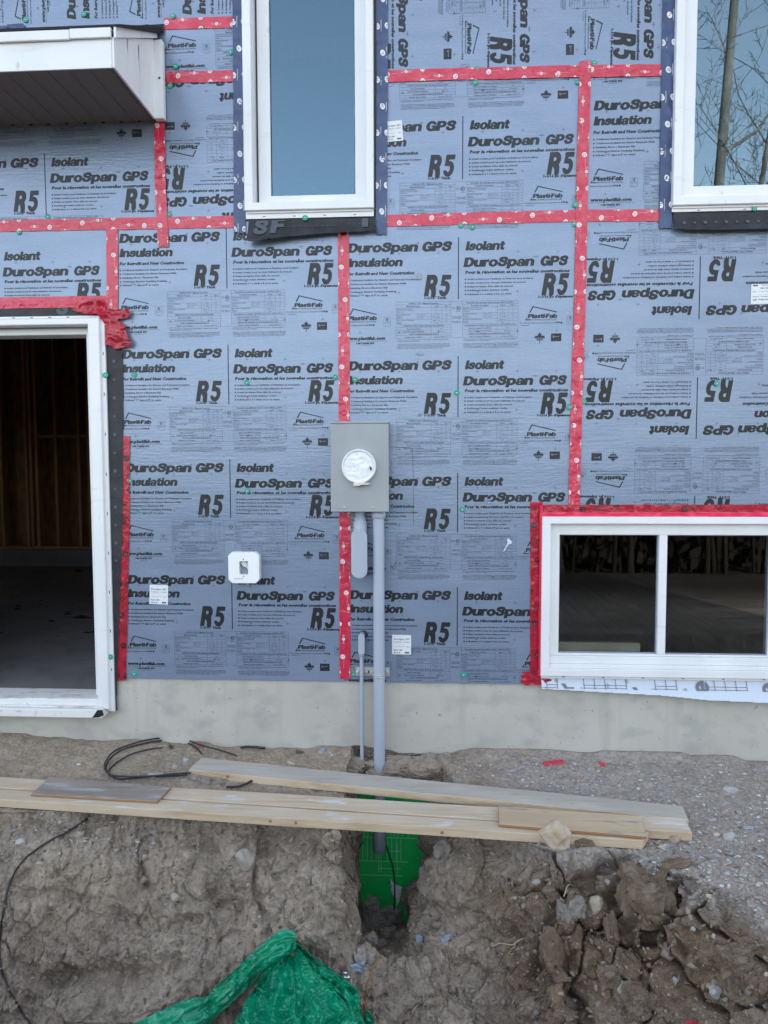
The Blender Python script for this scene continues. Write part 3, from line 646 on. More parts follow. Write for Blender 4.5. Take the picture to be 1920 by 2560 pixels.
red_tape([(-.446, 2.80), (-.4465, 2.2), (-.447, 1.31), (-.4525, .404)], .060, T1, 'upright red tape passing behind the grey meter box', 9)
MT['redbright'] = mat('bright_red_tape', (.70, .022, .085), .3, 0, .5, [((25, 25, 25), .4, .004, 3)])
# window and door tapes (semi gloss, dark print)
red_tape([(.566, 1.361), (.570, .9), (.574, .392)], .064, T1, 'upright red tape with dark print along the left of the low sliding window', 10, 'dark', 'window_tape', .0012, 'red flashing tapes around the low window')
e_, _w, _f2 = tape_strip('bright_edge', [(.5885, 1.345), (.5885, .9), (.5895, .44)], .016, -.024, 'redbright', .0008, 61); e_.parent = bpy.data.objects['window_tape']
red_tape([(.60, 1.316), (1.2, 1.317), (1.99, 1.317)], .066, T3, 'level red tape with dark print across the top of the low sliding window', 11, 'dark', 'window_tape', .0014, 'red flashing tapes around the low window')
e_, _w, _f2 = tape_strip('bright_edge', [(.59, 1.299), (1.2, 1.300), (1.99, 1.300)], .026, -.020, 'redbright', .0012, 62); e_.parent = bpy.data.objects['window_tape.001']
red_tape([(-1.636, 1.72), (-1.652, 1.2), (-1.677, .70), (-1.692, .378)], .048, T1, 'upright red tape peeking out beside the black flashing of the doorway', 12, 'dark', 'door_tape', .0010, None)
BG_ = 'navy blue flashing tapes beside the upper windows'
for path, wd, lab, sd in (([(-.982, 4.4), (-.985, 3.5), (-.993, 2.786)], .062, 'navy blue tape with white ovals along the left of the tall window', 21),
                      ([(-.237, 4.4), (-.240, 3.5), (-.248, 2.764)], .058, 'navy blue tape with white ovals along the right of the tall window', 22),
                      ([(1.195, 4.4), (1.196, 3.5), (1.200, 2.764)], .062, 'navy blue tape with white ovals beside the window that reflects trees', 23)):
    o, wob, fr = tape_strip('flashing_tape', path, wd, T3, 'navy', .0013, sd, jag=.012); tag(o, lab, 'tape', BG_); tape_marks(o, fr, wd, T3, wob, 'blue', sd)

def crumple(name, outline, y, m, amp, scale, seed, parent=None, res=.006, lift=None):
    """thin crumpled sheet inside an outline given in x,z"""
    xs = [p[0] for p in outline]; zs = [p[1] for p in outline]
    gx = np.arange(min(xs), max(xs)+res, res); gz = np.arange(min(zs), max(zs)+res, res)
    X, Z = np.meshgrid(gx, gz); inside = np.zeros(X.shape, bool); n = len(outline)
    for i in range(n):
        (ax, az), (bx, bz) = outline[i], outline[(i+1) % n]
        with np.errstate(divide='ignore', invalid='ignore'):
            c = ((az > Z) != (bz > Z)) & (X < (bx-ax)*(Z-az)/(bz-az)+ax)
        inside ^= c
    V = np.stack([X.ravel(), np.zeros(X.size), Z.ravel()], 1)
    q = np.stack([V[:, 0]*scale, V[:, 2]*scale, np.full(len(V), seed*1.)], 1)
    V[:, 1] = y-amp*(1+.6*ridged(q, 4, seed)+.5*vnoise(q*.6, seed+9))
    V[:, 0] += .3*amp*vnoise(q*2, seed+3); V[:, 2] += .3*amp*vnoise(q*2, seed+4)
    if lift is not None: V[:, 1] += lift(V[:, 0], V[:, 2])
    idx = np.arange(X.size).reshape(X.shape)
    F = np.stack([idx[:-1, :-1], idx[:-1, 1:], idx[1:, 1:], idx[1:, :-1]], -1)
    keep = (inside[:-1, :-1].astype(int)+inside[:-1, 1:]+inside[1:, 1:]+inside[1:, :-1]) >= 3
    F = F[keep]; u, inv = np.unique(F, return_inverse=True)
    return mesh_np(name, V[u], inv.reshape(-1, 4), MT[m], parent, True)
def wpts(pts, y=0.): return [(W(u, v, y).x, W(u, v, y).z) for u, v in pts]
k_ = .38577
def zd(pts): return [(q[0]*k_, 560+q[1]*k_) for q in pts]
o = crumple('crumpled_tape', wpts(zd([(480, 565), (500, 545), (660, 485), (695, 540), (705, 556), (855, 556), (852, 620), (775, 622), (830, 668), (838, 720), (872, 775), (862, 805), (800, 812), (760, 816), (700, 790), (690, 650), (650, 600), (590, 592)])), -.014, 'reddark', .017, 15, 5, None, .004)
tag(o, 'torn wad of red tape crumpled over the top corner of the doorway', 'tape')
o = crumple('header_tape', [(-2.9, 2.402), (-1.72, 2.408), (-1.705, 2.44), (-1.73, 2.472), (-2.0, 2.468), (-2.9, 2.474)], -.004, 'red', .003, 22, 8)
tag(o, 'wrinkled faded red tape stuck level across the top of the doorway', 'tape')
o = crumple('tape_flap', wpts([(1299, 1705), (1306, 1690), (1296, 1688), (1318, 1674), (1345, 1683), (1352, 1694), (1381, 1695), (1376, 1710), (1340, 1714), (1313, 1712)]), -.006, 'reddark', .006, 40, 13)
tag(o, 'torn red tape flap at the bottom left corner of the low window', 'tape')

# black membranes
def membrane(name, outline, y, lab, lift=None, seed=3, marks=None, amp=.002):
    o = crumple(name, outline, y, 'black', amp, 9, seed, None, .004, lift); tag(o, lab, 'membrane', 'black flashing membranes'); return o
curl = lambda z0, d: (lambda x, z: -d*np.clip((z0-z)/.11, 0, 1)**1.5)
o = membrane('sill_membrane', [(-.945, 2.85), (-.275, 2.845), (-.27, 2.765), (-.5, 2.758), (-.75, 2.738), (-.93, 2.715), (-.948, 2.735)], -.012, 'black flap with grey letters hanging below the tall window', curl(2.84, .05), 3)
zoff = lambda P: -.016-.05*np.clip((2.84-P[:, 1])/.11, 0, 1)**1.5
flat('lettering', clip(np.concatenate([heavy('S', -.915, -.838, 2.758, .085, .1), heavy('F', -.825, -.745, 2.765, .085, .1), heavy('I', -.345, -.315, 2.79, .07, .0)]+[rect(-.77+.03*i, -.752+.03*i, 2.800, 2.803) for i in range(10)]+[rect(-.42+.028*i, -.404+.028*i, 2.806, 2.809) for i in range(4)]), -.94, -.28, 2.755, 2.838), -.0035, MT['greyprint'], o, zoff)
o = membrane('sill_membrane', [(1.232, 2.84), (2.4, 2.84), (2.4, 2.72), (1.9, 2.735), (1.55, 2.728), (1.30, 2.735), (1.24, 2.742)], -.012, 'black flap with grey dots hanging below the window that reflects trees', curl(2.82, .045), 4)
zoff2 = lambda P: -.016-.045*np.clip((2.82-P[:, 1])/.11, 0, 1)**1.5
flat('dot', np.concatenate([disc(1.285+.052*i, 2.775, .006 if i % 2 else .0085) for i in range(20)]), -.0035, MT['greyprint'], o, zoff2)
o = membrane('door_membrane', [(-1.735, 2.20), (-1.640, 2.215), (-1.640, 2.0), (-1.655, 1.4), (-1.690, .75), (-1.715, .36), (-1.722, .205), (-1.75, .20)], -.004, 'black strip with grey dots running down the side of the doorway', None, 5)
flat('dot', np.concatenate([disc(-1.688-.018*min(1, (2.12-z)/1.2), z, .007 if i % 2 else .010) for i, z in enumerate(np.arange(2.12, 1.0, -.098))]), -.0095, MT['greyprint'], o)
o = membrane('header_membrane', [(-2.9, 2.355), (-1.725, 2.355), (-1.70, 2.36), (-1.70, 2.405), (-1.85, 2.425), (-2.9, 2.43)], -.002, 'black strip across the top of the doorway below the red tape', None, 6)
flat('lettering', clip(heavy('S', -2.0, -1.93, 2.372, .07, .1), -2.9, -1.71, 2.36, 2.41), -.0075, MT['greyprint'], o)

# ------------------------------------------------------------------ windows
def flange_holes(parent, x0, x1, z, y, n, m='darkmetal'):
    mb = MB()
    for i in range(n):
        x = x0+(i+.5)*(x1-x0)/n; mb.box(x-.007, x+.007, y-.0008, y, z-.0018, z+.0018)
    return mb.build('nail_slot', MT[m], parent)
# tall casement
t = thing('tall_window', 'tall white casement window whose glass reflects plain blue sky', 'window', (-.62, 0, 2.87))
X0, X1, Z0, Z1 = -.958, -.284, 2.882, 4.95
mb = MB(); mb.ring(X0, X1, Z0, Z1, .044, .040, .040, .04, -.045, .10); mb.build('outer_frame', MT['vinyl'], t)
mb = MB(); mb.box(X0+.001, X1-.001, -.022, -.018, 2.846, 2.881, .001); mb.box(X0+.006, X1-.006, -.030, -.0225, 2.872, 2.8815); fl = mb.build('nailing_flange', MT['vinyl'], t)
flange_holes(fl, X0+.02, X1-.02, 2.856, -.022, 4)
mb = MB(); mb.ring(-.903, -.326, 2.930, 4.91, .066, .062, .058, .05, .052, .095); mb.build('sash', MT['vinyl'], t)
mb = MB(); mb.box(-.9135, -.9035, .075, .09, 2.925, 4.91); mb.box(-.3255, -.3235, .075, .09, 2.925, 4.91); mb.build('weather_gap', MT['darkmetal'], t)
mb = MB(); mb.box(-.838, -.387, .066, .070, 2.985, 4.865); mb.build('glass_pane', MT['glass'], t)
mb = MB(); mb.ring(-.8375, -.3875, 2.9875, 4.8605, .004, .004, .004, .004, .0605, .066, bev=.0008); mb.build('glazing_bead', MT['darkmetal'], t)
# fixed window
t = thing('fixed_window', 'large white fixed window whose glass reflects bare tree branches', 'window', (1.8, 0, 2.85))
X0, X1, Z0, Z1 = 1.224, 2.40, 2.858, 4.95
mb = MB(); mb.ring(X0, X1, Z0, Z1, .043, .043, .043, .043, -.045, .08); mb.build('outer_frame', MT['vinyl'], t)
mb = MB(); mb.box(X0+.002, X1, -.022, -.018, 2.832, 2.857, .001); mb.box(X0+.006, X1, -.030, -.0225, 2.848, 2.8575); fl = mb.build('nailing_flange', MT['vinyl'], t)
flange_holes(fl, X0+.02, X1-.02, 2.838, -.022, 5)
mb = MB(); mb.ring(1.2685, 2.3555, 2.9025, 4.905, .064, .064, .056, .056, -.018, .07); mb.build('sash', MT['vinyl'], t)
mb = MB(); mb.box(1.333, 2.291, .004, .008, 2.959, 4.848); mb.build('glass_pane', MT['glassfixed'], t)
# low slider
t = thing('sliding_window', 'low wide white sliding window with dark glass and a wood block inside', 'window', (1.2, 0, .43))
X0, X1, Z0, Z1 = .592, 1.870, .444, 1.288
mb = MB(); mb.ring(X0, X1, Z0, Z1, .045, .045, .040, .037, -.042, .09); mb.build('outer_frame', MT['vinyl'], t)
mb = MB(); mb.box(X0+.003, X1, -.022, -.018, .428, .443, .001); fl = mb.build('nailing_flange', MT['vinyl'], t); flange_holes(fl, X0+.02, X1-.02, .436, -.022, 6)
mb = MB(); mb.box(.638, 1.824, -.028, .08, .4845, .505, .003); mb.box(.638, 1.824, -.010, .08, .5055, .545, .003); sl_ = mb.build('sill_track', MT['vinyl'], t)
mb = MB(); mb.ring(.638, 1.826, .5455, 1.250, .052, .052, .010, .060, .004, .06); mb.build('sash_frame', MT['vinyl'], t)
mb = MB(); mb.box(1.206, 1.247, .002, .058, .5565, 1.1895, .003); mb.build('meeting_rail', MT['vinyl'], t)
for a, b, yy in ((.691, 1.2055, .030), (1.2475, 1.773, .022)):
    mb = MB(); mb.box(a, b, yy, yy+.004, .556, 1.1895); g = mb.build('glass_pane', MT['glassclear'], t)
    mb = MB(); mb.ring(a+.0005, b-.0005, .5565, 1.189, .004, .004, .005, .003, yy-.006, yy-.0005, bev=.0008); mb.build('glazing_bead', MT['pvcdark'], g)
mb = MB(); mb.box(.69, 1.14, .075, .115, .548, .598, .007); o = mb.build('wood_block', [MT['woodpale']]); tag(o, 'weathered wood block lying on the inside sill of the low window', 'wood block')
# house wrap under the slider
def wraplift(x, z): return -.055*np.clip((.43-z)/.12, 0, 1)**1.3
o = crumple('sill_wrap', [(.600, .432), (1.99, .432), (1.99, .318), (1.76, .322), (1.45, .330), (1.22, .348), (1.0, .356), (.75, .366), (.600, .371)], -.006, 'wrap', .0014, 9, 31, None, .003, wraplift)
tag(o, 'white house wrap with grid lines and grey letters hanging below the low window', 'house wrap')
Tw = []
for x0, n in ((.625, 2), (.82, 5), (1.19, 3), (1.44, 5)):
    for i in range(n): Tw.append(stroke([(x0+.055*i, .43), (x0+.055*i+.006, .33)], .0032))
    Tw.append(rect(x0, x0+.055*(n-1), .392, .3950)); Tw.append(rect(x0-.02, x0+.055*(n-1), .378, .3810))
for x in (.678, 1.045): Tw += [disc(x, .413, .009, r0=.82), light('R', x-.004, x+.004, .409, .008)]
for x, z in ((.945, .393), (1.345, .376), (1.545, .343)): Tw += [disc(x, z, .010, r0=.84), rect(x-.010, x+.010, z-.0008, z+.0008), rect(x-.0008, x+.0008, z-.010, z+.010)]
for x, z in ((.70, .388), (1.07, .375), (1.335, .352), (1.72, .34)):
    Tw.append(polyf([(x, z+.012), (x+.024, z+.012), (x+.034, z-.005), (x+.07, z-.005), (x+.07, z-.013), (x+.02, z-.013)]))
e_ = heavy('e', 0, .062, 0, .085, 0); 
for x, z in ((1.375, .435), (1.715, .430)): Tw.append(np.stack([x+.09-e_[..., 1], z-.075+e_[..., 0]], -1))
Tw = clip(np.concatenate(Tw), .602, 1.98, .374, .43)
flat('lettering', Tw, -.0105, MT['wrapink'], o, lambda P: wraplift(P[:, 0], P[:, 1]))

# ------------------------------------------------------------------ doorway frame
t = thing('doorway_frame', 'white vinyl frame of the open doorway into the dark interior', 'door frame', (-2.35, 0, .2))
DX = -1.730
mb = MB(); mb.ring(-2.90, DX, .205, 2.362, .03, .042, .001, .012, -.020, .0, bev=.002); fl = mb.build('nailing_flange', MT['vinyl'], t)
mb = MB()
for z in np.arange(2.16, .4, -.215): mb.box(DX-.013, DX-.009, -.0208, -.020, z-.008, z+.008)
for x in (-1.93, -2.03, -2.13, -2.23): mb.box(x-.008, x+.008, -.0208, -.020, 2.353, 2.357)
mb.build('nail_slot', MT['darkmetal'], fl)
mb = MB(); mb.ring(-2.88, DX-.0225, .222, 2.346, .06, .062, .001, .034, -.040, .11, bev=.004); mb.build('brick_mould', MT['vinyl'], t)
mb = MB(); mb.ring(-2.81, -1.823, .24, 2.310, .03, .040, .001, .036, .045, .16, bev=.003); mb.build('jamb', MT['vinyl'], t)
mb = MB(); mb.box(-2.84, -1.786, -.030, .15, .236, .277, .004); mb.box(-2.90, -1.775, -.078, .012, .186, .2335, .004); mb.box(-2.84, -1.79, -.056, -.0305, .2345, .2425, .002); s_ = mb.build('sill', MT['vinyldirty'], t)
mb = MB(); mb.add([(-1.80, -.0795, .2325), (-1.772, -.0795, .2335), (-1.764, -.0795, .205), (-1.79, -.0795, .192), (-1.83, -.0795, .1885)], [(0, 1, 2, 3, 4)]); mb.build('torn_corner', MT['felt'], s_)

# ------------------------------------------------------------------ porch roof corner
t = thing('porch_roof', 'white corner of a porch roof with fascia, shade-darkened soffit and drip edge', 'porch roof', (-2.4, -.25, 3.36))
YF, XR, ZS = -.535, -1.420, 3.362
mb = MB(); mb.box(-3.6, XR-.012, YF-.010, YF, ZS-.004, ZS+.128, .002); mb.box(-3.6, XR-.012, YF-.013, YF-.0102, ZS-.006, ZS+.012); fa = mb.build('front_fascia', MT['vinyl'], t)
mb = MB()
pr = [(YF-.010, ZS-.004), (YF-.010, ZS+.128), (-.045, ZS+.395), (-.045, ZS-.004)]
mb.add([(XR, y, z) for y, z in pr]+[(XR-.010, y, z) for y, z in pr], [(0, 1, 2, 3), (7, 6, 5, 4), (0, 4, 5, 1), (1, 5, 6, 2), (2, 6, 7, 3), (3, 7, 4, 0)])
for yy in (-.40, -.26): mb.add([(XR+.0, yy, ZS+.10), (XR+.003, yy+.006, ZS), (XR, yy+.012, ZS+.10), (XR, yy+.012, ZS+.25), (XR, yy, ZS+.25)], [(0, 1, 2, 3, 4)])
sp = mb.build('side_fascia', MT['vinyl'], t)
mb = MB(); mb.box(XR-.004, -1.374, -.050, -.012, ZS-.004, 3.752, .003); fl = mb.build('corner_trim', MT['vinyl'], t)
mb = MB(); mb.lathe((-1.392, -.0505, 3.56), (0, -1, 0), [(0, .006), (.001, .006), (.001, 0)], 12); mb.build('screw_hole', MT['darkmetal'], fl)
mb = MB()
x = -3.6
while x < XR-.015:
    x1 = min(x+.098, XR-.013)
    mb.box(x, x1-.008, YF+.001, -.004, ZS, ZS+.006, .002); mb.box(x1-.008, x1, YF+.001, -.004, ZS+.003, ZS+.007); x += .098
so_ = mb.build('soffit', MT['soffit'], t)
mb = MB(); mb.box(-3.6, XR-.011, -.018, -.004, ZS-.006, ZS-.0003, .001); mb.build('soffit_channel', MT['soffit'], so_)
mb = MB()
for i in range(12): mb.box(-1.52-.098*i, -1.505-.098*i, -.024, -.0183, ZS-.006, ZS+.001)
mb.build('channel_notch', MT['felt'], so_)
for a, b, dz in ((-3.6, -1.62, 0), (-1.618, -1.428, .003)):
    mb = MB(); mb.box(a, b, YF-.026, YF-.0135, ZS+.118+dz, ZS+.160+dz, .002); mb.box(a, b, YF-.014, YF+.03, ZS+.152+dz, ZS+.162+dz); mb.build('drip_edge', MT['vinyl'], t)
pr = [(YF-.020, ZS+.120), (YF-.020, ZS+.168), (-.03, ZS+.462), (-.03, ZS+.408)]
mb = MB(); mb.add([(XR+.014, y, z) for y, z in pr]+[(XR+.004, y, z) for y, z in pr], [(0, 1, 2, 3), (7, 6, 5, 4), (0, 4, 5, 1), (1, 5, 6, 2), (2, 6, 7, 3), (3, 7, 4, 0)]); mb.build('drip_edge', MT['vinyl'], t)
mb = MB(); pr = [(YF-.02, ZS+.166), (YF-.02, ZS+.178), (-.012, ZS+.470), (-.012, ZS+.440)]
mb.add([(XR+.03, y, z) for y, z in pr]+[(-3.6, y, z) for y, z in pr], [(0, 1, 2, 3), (7, 6, 5, 4), (0, 4, 5, 1), (1, 5, 6, 2), (2, 6, 7, 3), (3, 7, 4, 0)])
mb.build('roof_deck', MT['felt'], t)
o = crumple('roofing_strip', [(-2.9, 3.79), (-1.376, 3.80), (-1.376, 3.853), (-1.6, 3.852), (-1.9, 3.847), (-2.05, 3.842), (-2.9, 3.838)], -.006, 'felt', .004, 14, 41); o.parent = t; o.matrix_parent_inverse = Matrix.Translation(-t.location)
o = crumple('corner_tape', [(-2.9, 3.838), (-2.13, 3.842), (-2.12, 3.885), (-2.25, 3.878), (-2.9, 3.89)], -.005, 'navy', .005, 20, 43); tag(o, 'rumpled navy tape lying along the top of the porch roof', 'tape')

# ------------------------------------------------------------------ meter box and conduits
t = thing('meter_box', 'grey electric meter base with white film over its round socket', 'meter box', (-.356, 0, 1.32))
mb = MB(); mb.box(-.500, -.210, -.122, -.004, 1.325, 1.778, .006); mb.build('enclosure', MT['meter'], t)
mb = MB(); mb.box(-.5055, -.2045, -.134, -.1225, 1.318, 1.772, .004); mb.box(-.5065, -.2035, -.136, -.03, 1.7725, 1.784, .003); cv = mb.build('cover', MT['meter'], t)
for x in (-.436, -.284):
    mb = MB(); mb.lathe((x, -.1342, 1.342), (0, -1, 0), [(0, .005), (.003, .005), (.004, .003), (.004, 0)], 12); mb.build('screw', MT['zinc'], cv)
c = (-.357, -.134, 1.553)
mb = MB(); mb.lathe(c, (0, -1, 0), [(0, .088), (.026, .088), (.030, .085), (.030, .079), (.018, .077), (.012, .077)], 48); rg = mb.build('socket_ring', MT['vinyl'], t)
v, f = [], []; n, rr = 56, 16
for j in range(rr+1):
    for i in range(n):
        a = 2*math.pi*i/n; v.append((math.cos(a)*.0785*j/rr, 0, math.sin(a)*.0785*j/rr))
V = np.array(v); q = V*11+3; rad = np.hypot(V[:, 0], V[:, 2])
V[:, 1] = -.020-.006*np.clip(ridged(q, 3, 5)-.2, -1, 1)*np.clip((.08-rad)/.02, 0, 1)
idx = np.arange((rr+1)*n).reshape(rr+1, n); F = np.stack([idx[:-1], idx[1:], np.roll(idx[1:], -1, 1), np.roll(idx[:-1], -1, 1)], -1).reshape(-1, 4)
fc = mesh_np('film_cover', V+np.array(c), F, MT['plasticwhite'], t)
mb = MB(); mb.add([(c[0]+x, c[1]-.036, c[2]+z) for x, z in ((.052, .006), (.060, -.004), (.064, .002), (.069, -.016), (.062, -.022), (.058, -.012))], [(0, 1, 2, 3, 4, 5)]); mb.build('tear', MT['darkmetal'], fc)
mb = MB()
mb.box(c[0]-.028, c[0]+.006, -.168, -.150, 1.452, 1.468, .002); mb.box(c[0]+.012, c[0]+.052, -.166, -.150, 1.458, 1.470, .002); mb.lathe((c[0]+.009, -.172, 1.460), (0, 1, 0), [(0, 0), (0, .006), (.02, .006)], 12); mb.tube([(c[0]+.03, -.165, 1.468), (c[0]+.055, -.172, 1.466), (c[0]+.062, -.168, 1.458)], .002, 6)
mb.build('ring_latch', MT['chrome'], rg)

def capsule(cx, z0, z1, hw, n=14):
    pts = []
    for k in range(n+1): a = math.pi*k/n; pts.append((cx+hw*math.cos(a), z1-hw+hw*math.sin(a)))
    for k in range(n+1): a = math.pi+math.pi*k/n; pts.append((cx+hw*math.cos(a), z0+hw+hw*math.sin(a)))
    return pts
t = thing('conduit_elbow', 'large grey conduit body with an oval cover hanging below the meter box', 'conduit fitting', (-.362, 0, .97))
mb = MB(); mb.lathe((-.360, -.062, 1.317), (0, 0, -1), [(0, .0265), (.03, .0265), (.03, .031), (.052, .031), (.056, .036), (.115, .036)], 32); mb.build('hub', MT['pvc'], t)
mb = MB(); mb.prism(capsule(-.362, .972, 1.222, .0375), -.098, -.018, 0, .003); mb.lathe((-.362, -.02, 1.0), (0, 1, 0), [(0, .027), (.018, .027), (.018, 0)], 24); mb.build('body', MT['pvc'], t)
mb = MB(); mb.prism(capsule(-.362, .966, 1.228, .0425), -.108, -.0985, 0, .004); cv = mb.build('cover_plate', MT['pvc'], t)
for z in (1.215, .979):
    mb = MB(); mb.lathe((-.362, -.1083, z), (0, -1, 0), [(0, .004), (.002, .004), (.003, .002), (.003, 0)], 10); mb.build('screw', MT['zinc'], cv)
t = thing('service_conduit', 'thick grey conduit running from the meter box down into the dug slot', 'conduit', (-.262, -.07, -.5))
mb = MB(); mb.tube([(-.262, -.07, 1.29), (-.262, -.07, -.41)], .0300, 32); mb.build('pipe', MT['pvc'], t)
mb = MB(); mb.lathe((-.262, -.07, 1.317), (0, 0, -1), [(0, .030), (0, .0365), (.034, .0365), (.037, .030)], 32); mb.build('coupling', MT['pvc'], t)
mb = MB(); mb.lathe((-.262, -.07, -.395), (0, 0, -1), [(0, .030), (.006, .034), (.118, .0345), (.122, .033), (.122, .029), (.03, .028)], 32); mb.build('bell_end', MT['pvcdark'], t)
t = thing('ground_conduit', 'thin grey conduit with a small oval fitting left of the thick pipe', 'conduit', (-.358, -.035, -.1))
mb = MB(); mb.tube([(-.358, -.034, .56), (-.358, -.034, -.14)], .0105, 20); mb.build('pipe', MT['pvc'], t)
mb = MB(); mb.prism(capsule(-.357, .549, .662, .0155), -.052, -.010, 0, .002); mb.lathe((-.358, -.034, .556), (0, 0, -1), [(0, .0145), (.022, .0145), (.024, .011)], 20); mb.lathe((-.357, -.01, .64), (0, 1, 0), [(0, .011), (.009, .011)], 16); bd = mb.build('elbow_body', MT['pvc'], t)
mb = MB(); mb.prism(capsule(-.357, .547, .664, .0175), -.058, -.0525, 0, .002)
cv = mb.build('cover_plate', MT['pvc'], t)
for z in (.655, .556):
    mb = MB(); mb.lathe((-.357, -.0582, z), (0, -1, 0), [(0, .0025), (.0015, .0025), (.002, 0)], 8); mb.build('screw', MT['zinc'], cv)
mb = MB(); mb.lathe((-.349, -.0012, .648), (0, -1, 0), [(0, .022), (.0006, .022), (.0006, 0)], 20); mb.build('wall_hole', MT['darkmetal'], t)
t = thing('conduit_bracket', 'galvanised strut bracket clamping both conduits near the wall bottom', 'bracket', (-.30, 0, .445))
mb = MB(); mb.box(-.394, -.209, -.014, -.0045, .4225, .469, .002); st = mb.build('strut', MT['zinc'], t)
mb = MB()
for x in (-.385, -.325, -.308, -.222): mb.box(x-.006, x+.006, -.0152, -.014, .440, .452)
mb.build('slot', MT['darkmetal'], st)
for cx, yy, r in ((-.262, -.07, .0318), (-.358, -.034, .0122)):
    mb = MB()
    for zz in (.4385, .4525): mb.tube([(cx-r-.012, -.016, zz)]+[(cx+r*math.cos(a), yy-r*math.sin(a), zz) for a in np.linspace(math.pi, 0, 13)]+[(cx+r+.012, -.016, zz)], .0028, 8)
    for s in (-1, 1): mb.box(cx+s*(r+.010)-.009, cx+s*(r+.010)+.009, -.0205, -.0158, .434, .457, .001)
    cl = mb.build('pipe_clamp', MT['zinc'], t)
    for s in (-1, 1):
        mb = MB(); mb.lathe((cx+s*(r+.013), -.021, .4455), (0, -1, 0), [(0, .0065), (.005, .0065), (.006, .004), (.006, 0)], 6, smooth=False); mb.build('bolt', MT['zinc'], cl)

# ------------------------------------------------------------------ outlet block
t = thing('outlet_block', 'square white mounting block with cut corners and an open outlet hole', 'mounting block', (-.985, 0, .93))
def octo(x0, x1, z0, z1, c): return [(x0+c, z0), (x1-c, z0), (x1, z0+c), (x1, z1-c), (x1-c, z1), (x0+c, z1), (x0, z1-c), (x0, z0+c)]
a = octo(-1.070, -.902, .930, 1.098, .020); h = [(-1.010, .978), (-.962, .978), (-.962, 1.049), (-1.010, 1.049)]
mb = MB()
def ringpoly(outer, inner4, y):
    # eight outer points, four inner: fill the face between them
    x0, z0 = inner4[0]; x1, z1 = inner4[2]
    return [(p[0], y, p[1]) for p in outer]+[(x0, y, z0), (x1, y, z0), (x1, y, z1), (x0, y, z1)], [(0, 1, 9, 8), (1, 2, 9), (2, 3, 10, 9), (3, 4, 10), (4, 5, 11, 10), (5, 6, 11), (6, 7, 8, 11), (7, 0, 8)]
b = octo(-1.068, -.904, .932, 1.096, .020)
v, f = ringpoly(b, h, -.060); mb.add(v, f)
n = len(mb.v)
mb.add([(p[0], -.060, p[1]) for p in b]+[(p[0], -.057, p[1]) for p in a]+[(p[0], -.034, p[1]) for p in a]+[(p[0]*1.0, -.002, p[1]) for p in b], [(k*8+i, k*8+(i+1) % 8, k*8+8+(i+1) % 8, k*8+8+i) for k in range(3) for i in range(8)])
mb.add([(p[0], -.060, p[1]) for p in h]+[(p[0], -.03, p[1]) for p in h], [(i, (i+1) % 4, 4+(i+1) % 4, 4+i) for i in range(4)])
mb.build('block', MT['blockwhite'], t)
mb = MB(); mb.box(-1.010, -.962, -.030, -.026, .978, 1.049); bk = mb.build('recess', MT['pvcdark'], t)
mb = MB()
for i in range(4): mb.tube([(-1.009+.012*i, -.034-.003*i, 1.047-.002*i), (-.99+.010*i, -.044, 1.022), (-.965, -.036-.003*i, .999-.010*i+.008)], .0036, 8)
mb.build('wire', MT['chrome'], bk)
mb = MB()
for z in (1.059, .968): mb.box(-.9885, -.9845, -.0608, -.060, z-.004, z+.004)
mb.build('screw_slot', MT['darkmetal'], t)
flat('stamp', np.concatenate([light('2A-25 OS', -1.037, -.989, .952, .0075, 0, .02)]), -.0605, MT['pvcdark'], t)

# ------------------------------------------------------------------ stickers on the boards
def sticker(x0, x1, z0, z1, lab, rot=0, flip=False, fade=False):
    cx, cz, hw, hh = (x0+x1)/2, (z0+z1)/2, (x1-x0)/2, (z1-z0)/2
    def xf(T):
        c, s = math.cos(rot+(math.pi if flip else 0)), math.sin(rot+(math.pi if flip else 0))
        return np.stack([cx+T[..., 0]*c-T[..., 1]*s, cz+T[..., 0]*s+T[..., 1]*c], -1)
    p = xf(np.array([[(-hw, -hh), (hw, -hh), (hw, hh), (-hw, hh)]]))[0]
    mb = MB(); mb.add([(q[0], -.0022, q[1]) for q in p]+[(q[0], -.0014, q[1]) for q in p], [(0, 1, 2, 3), (0, 4, 5, 1), (1, 5, 6, 2), (2, 6, 7, 3), (3, 7, 4, 0)])
    o = mb.build('product_sticker', MT['paper']); tag(o, lab, 'sticker', 'white stickers on the boards')
    L = [light('DuroSpan GPS', -.043, .042, .026, .0095, .15, .02), light('Insulation - Isolant', -.043, .044, .012, .007, 0, .01), rect(-.043, .012, .004, .0046), light('1-1/16" x 48" x 96"', -.043, .015, -.014, .0055), light('4x8', .024, .043, -.014, .0055), light('RSI-0.88', -.043, .004, -.034, .0085, 0, .02), light('(R-5.0)', -.043, -.006, -.0485, .0085, 0, .02), rect(.018, .042, -.048, -.040)]
    flat('sticker_print', xf(clip(np.concatenate(L)*(hw/.052), -hw+.002, hw-.002, -hh+.001, hh)), -.0026, MT['greyprint'], o); return o
sticker(-1.525, -1.422, .802, .909, 'white sticker covering part of the word Insulation beside the doorway', -.03)
sticker(-.196, -.094, .541, .647, 'white sticker just right of the thick conduit', -.01)
sticker(-.230, -.136, 3.228, 3.330, 'white sticker tucked half under the navy tape of the tall window', .06)
sticker(1.635, 1.735, 2.372, 2.472, 'upside down white sticker near the right end of the upside down board', 0, True)

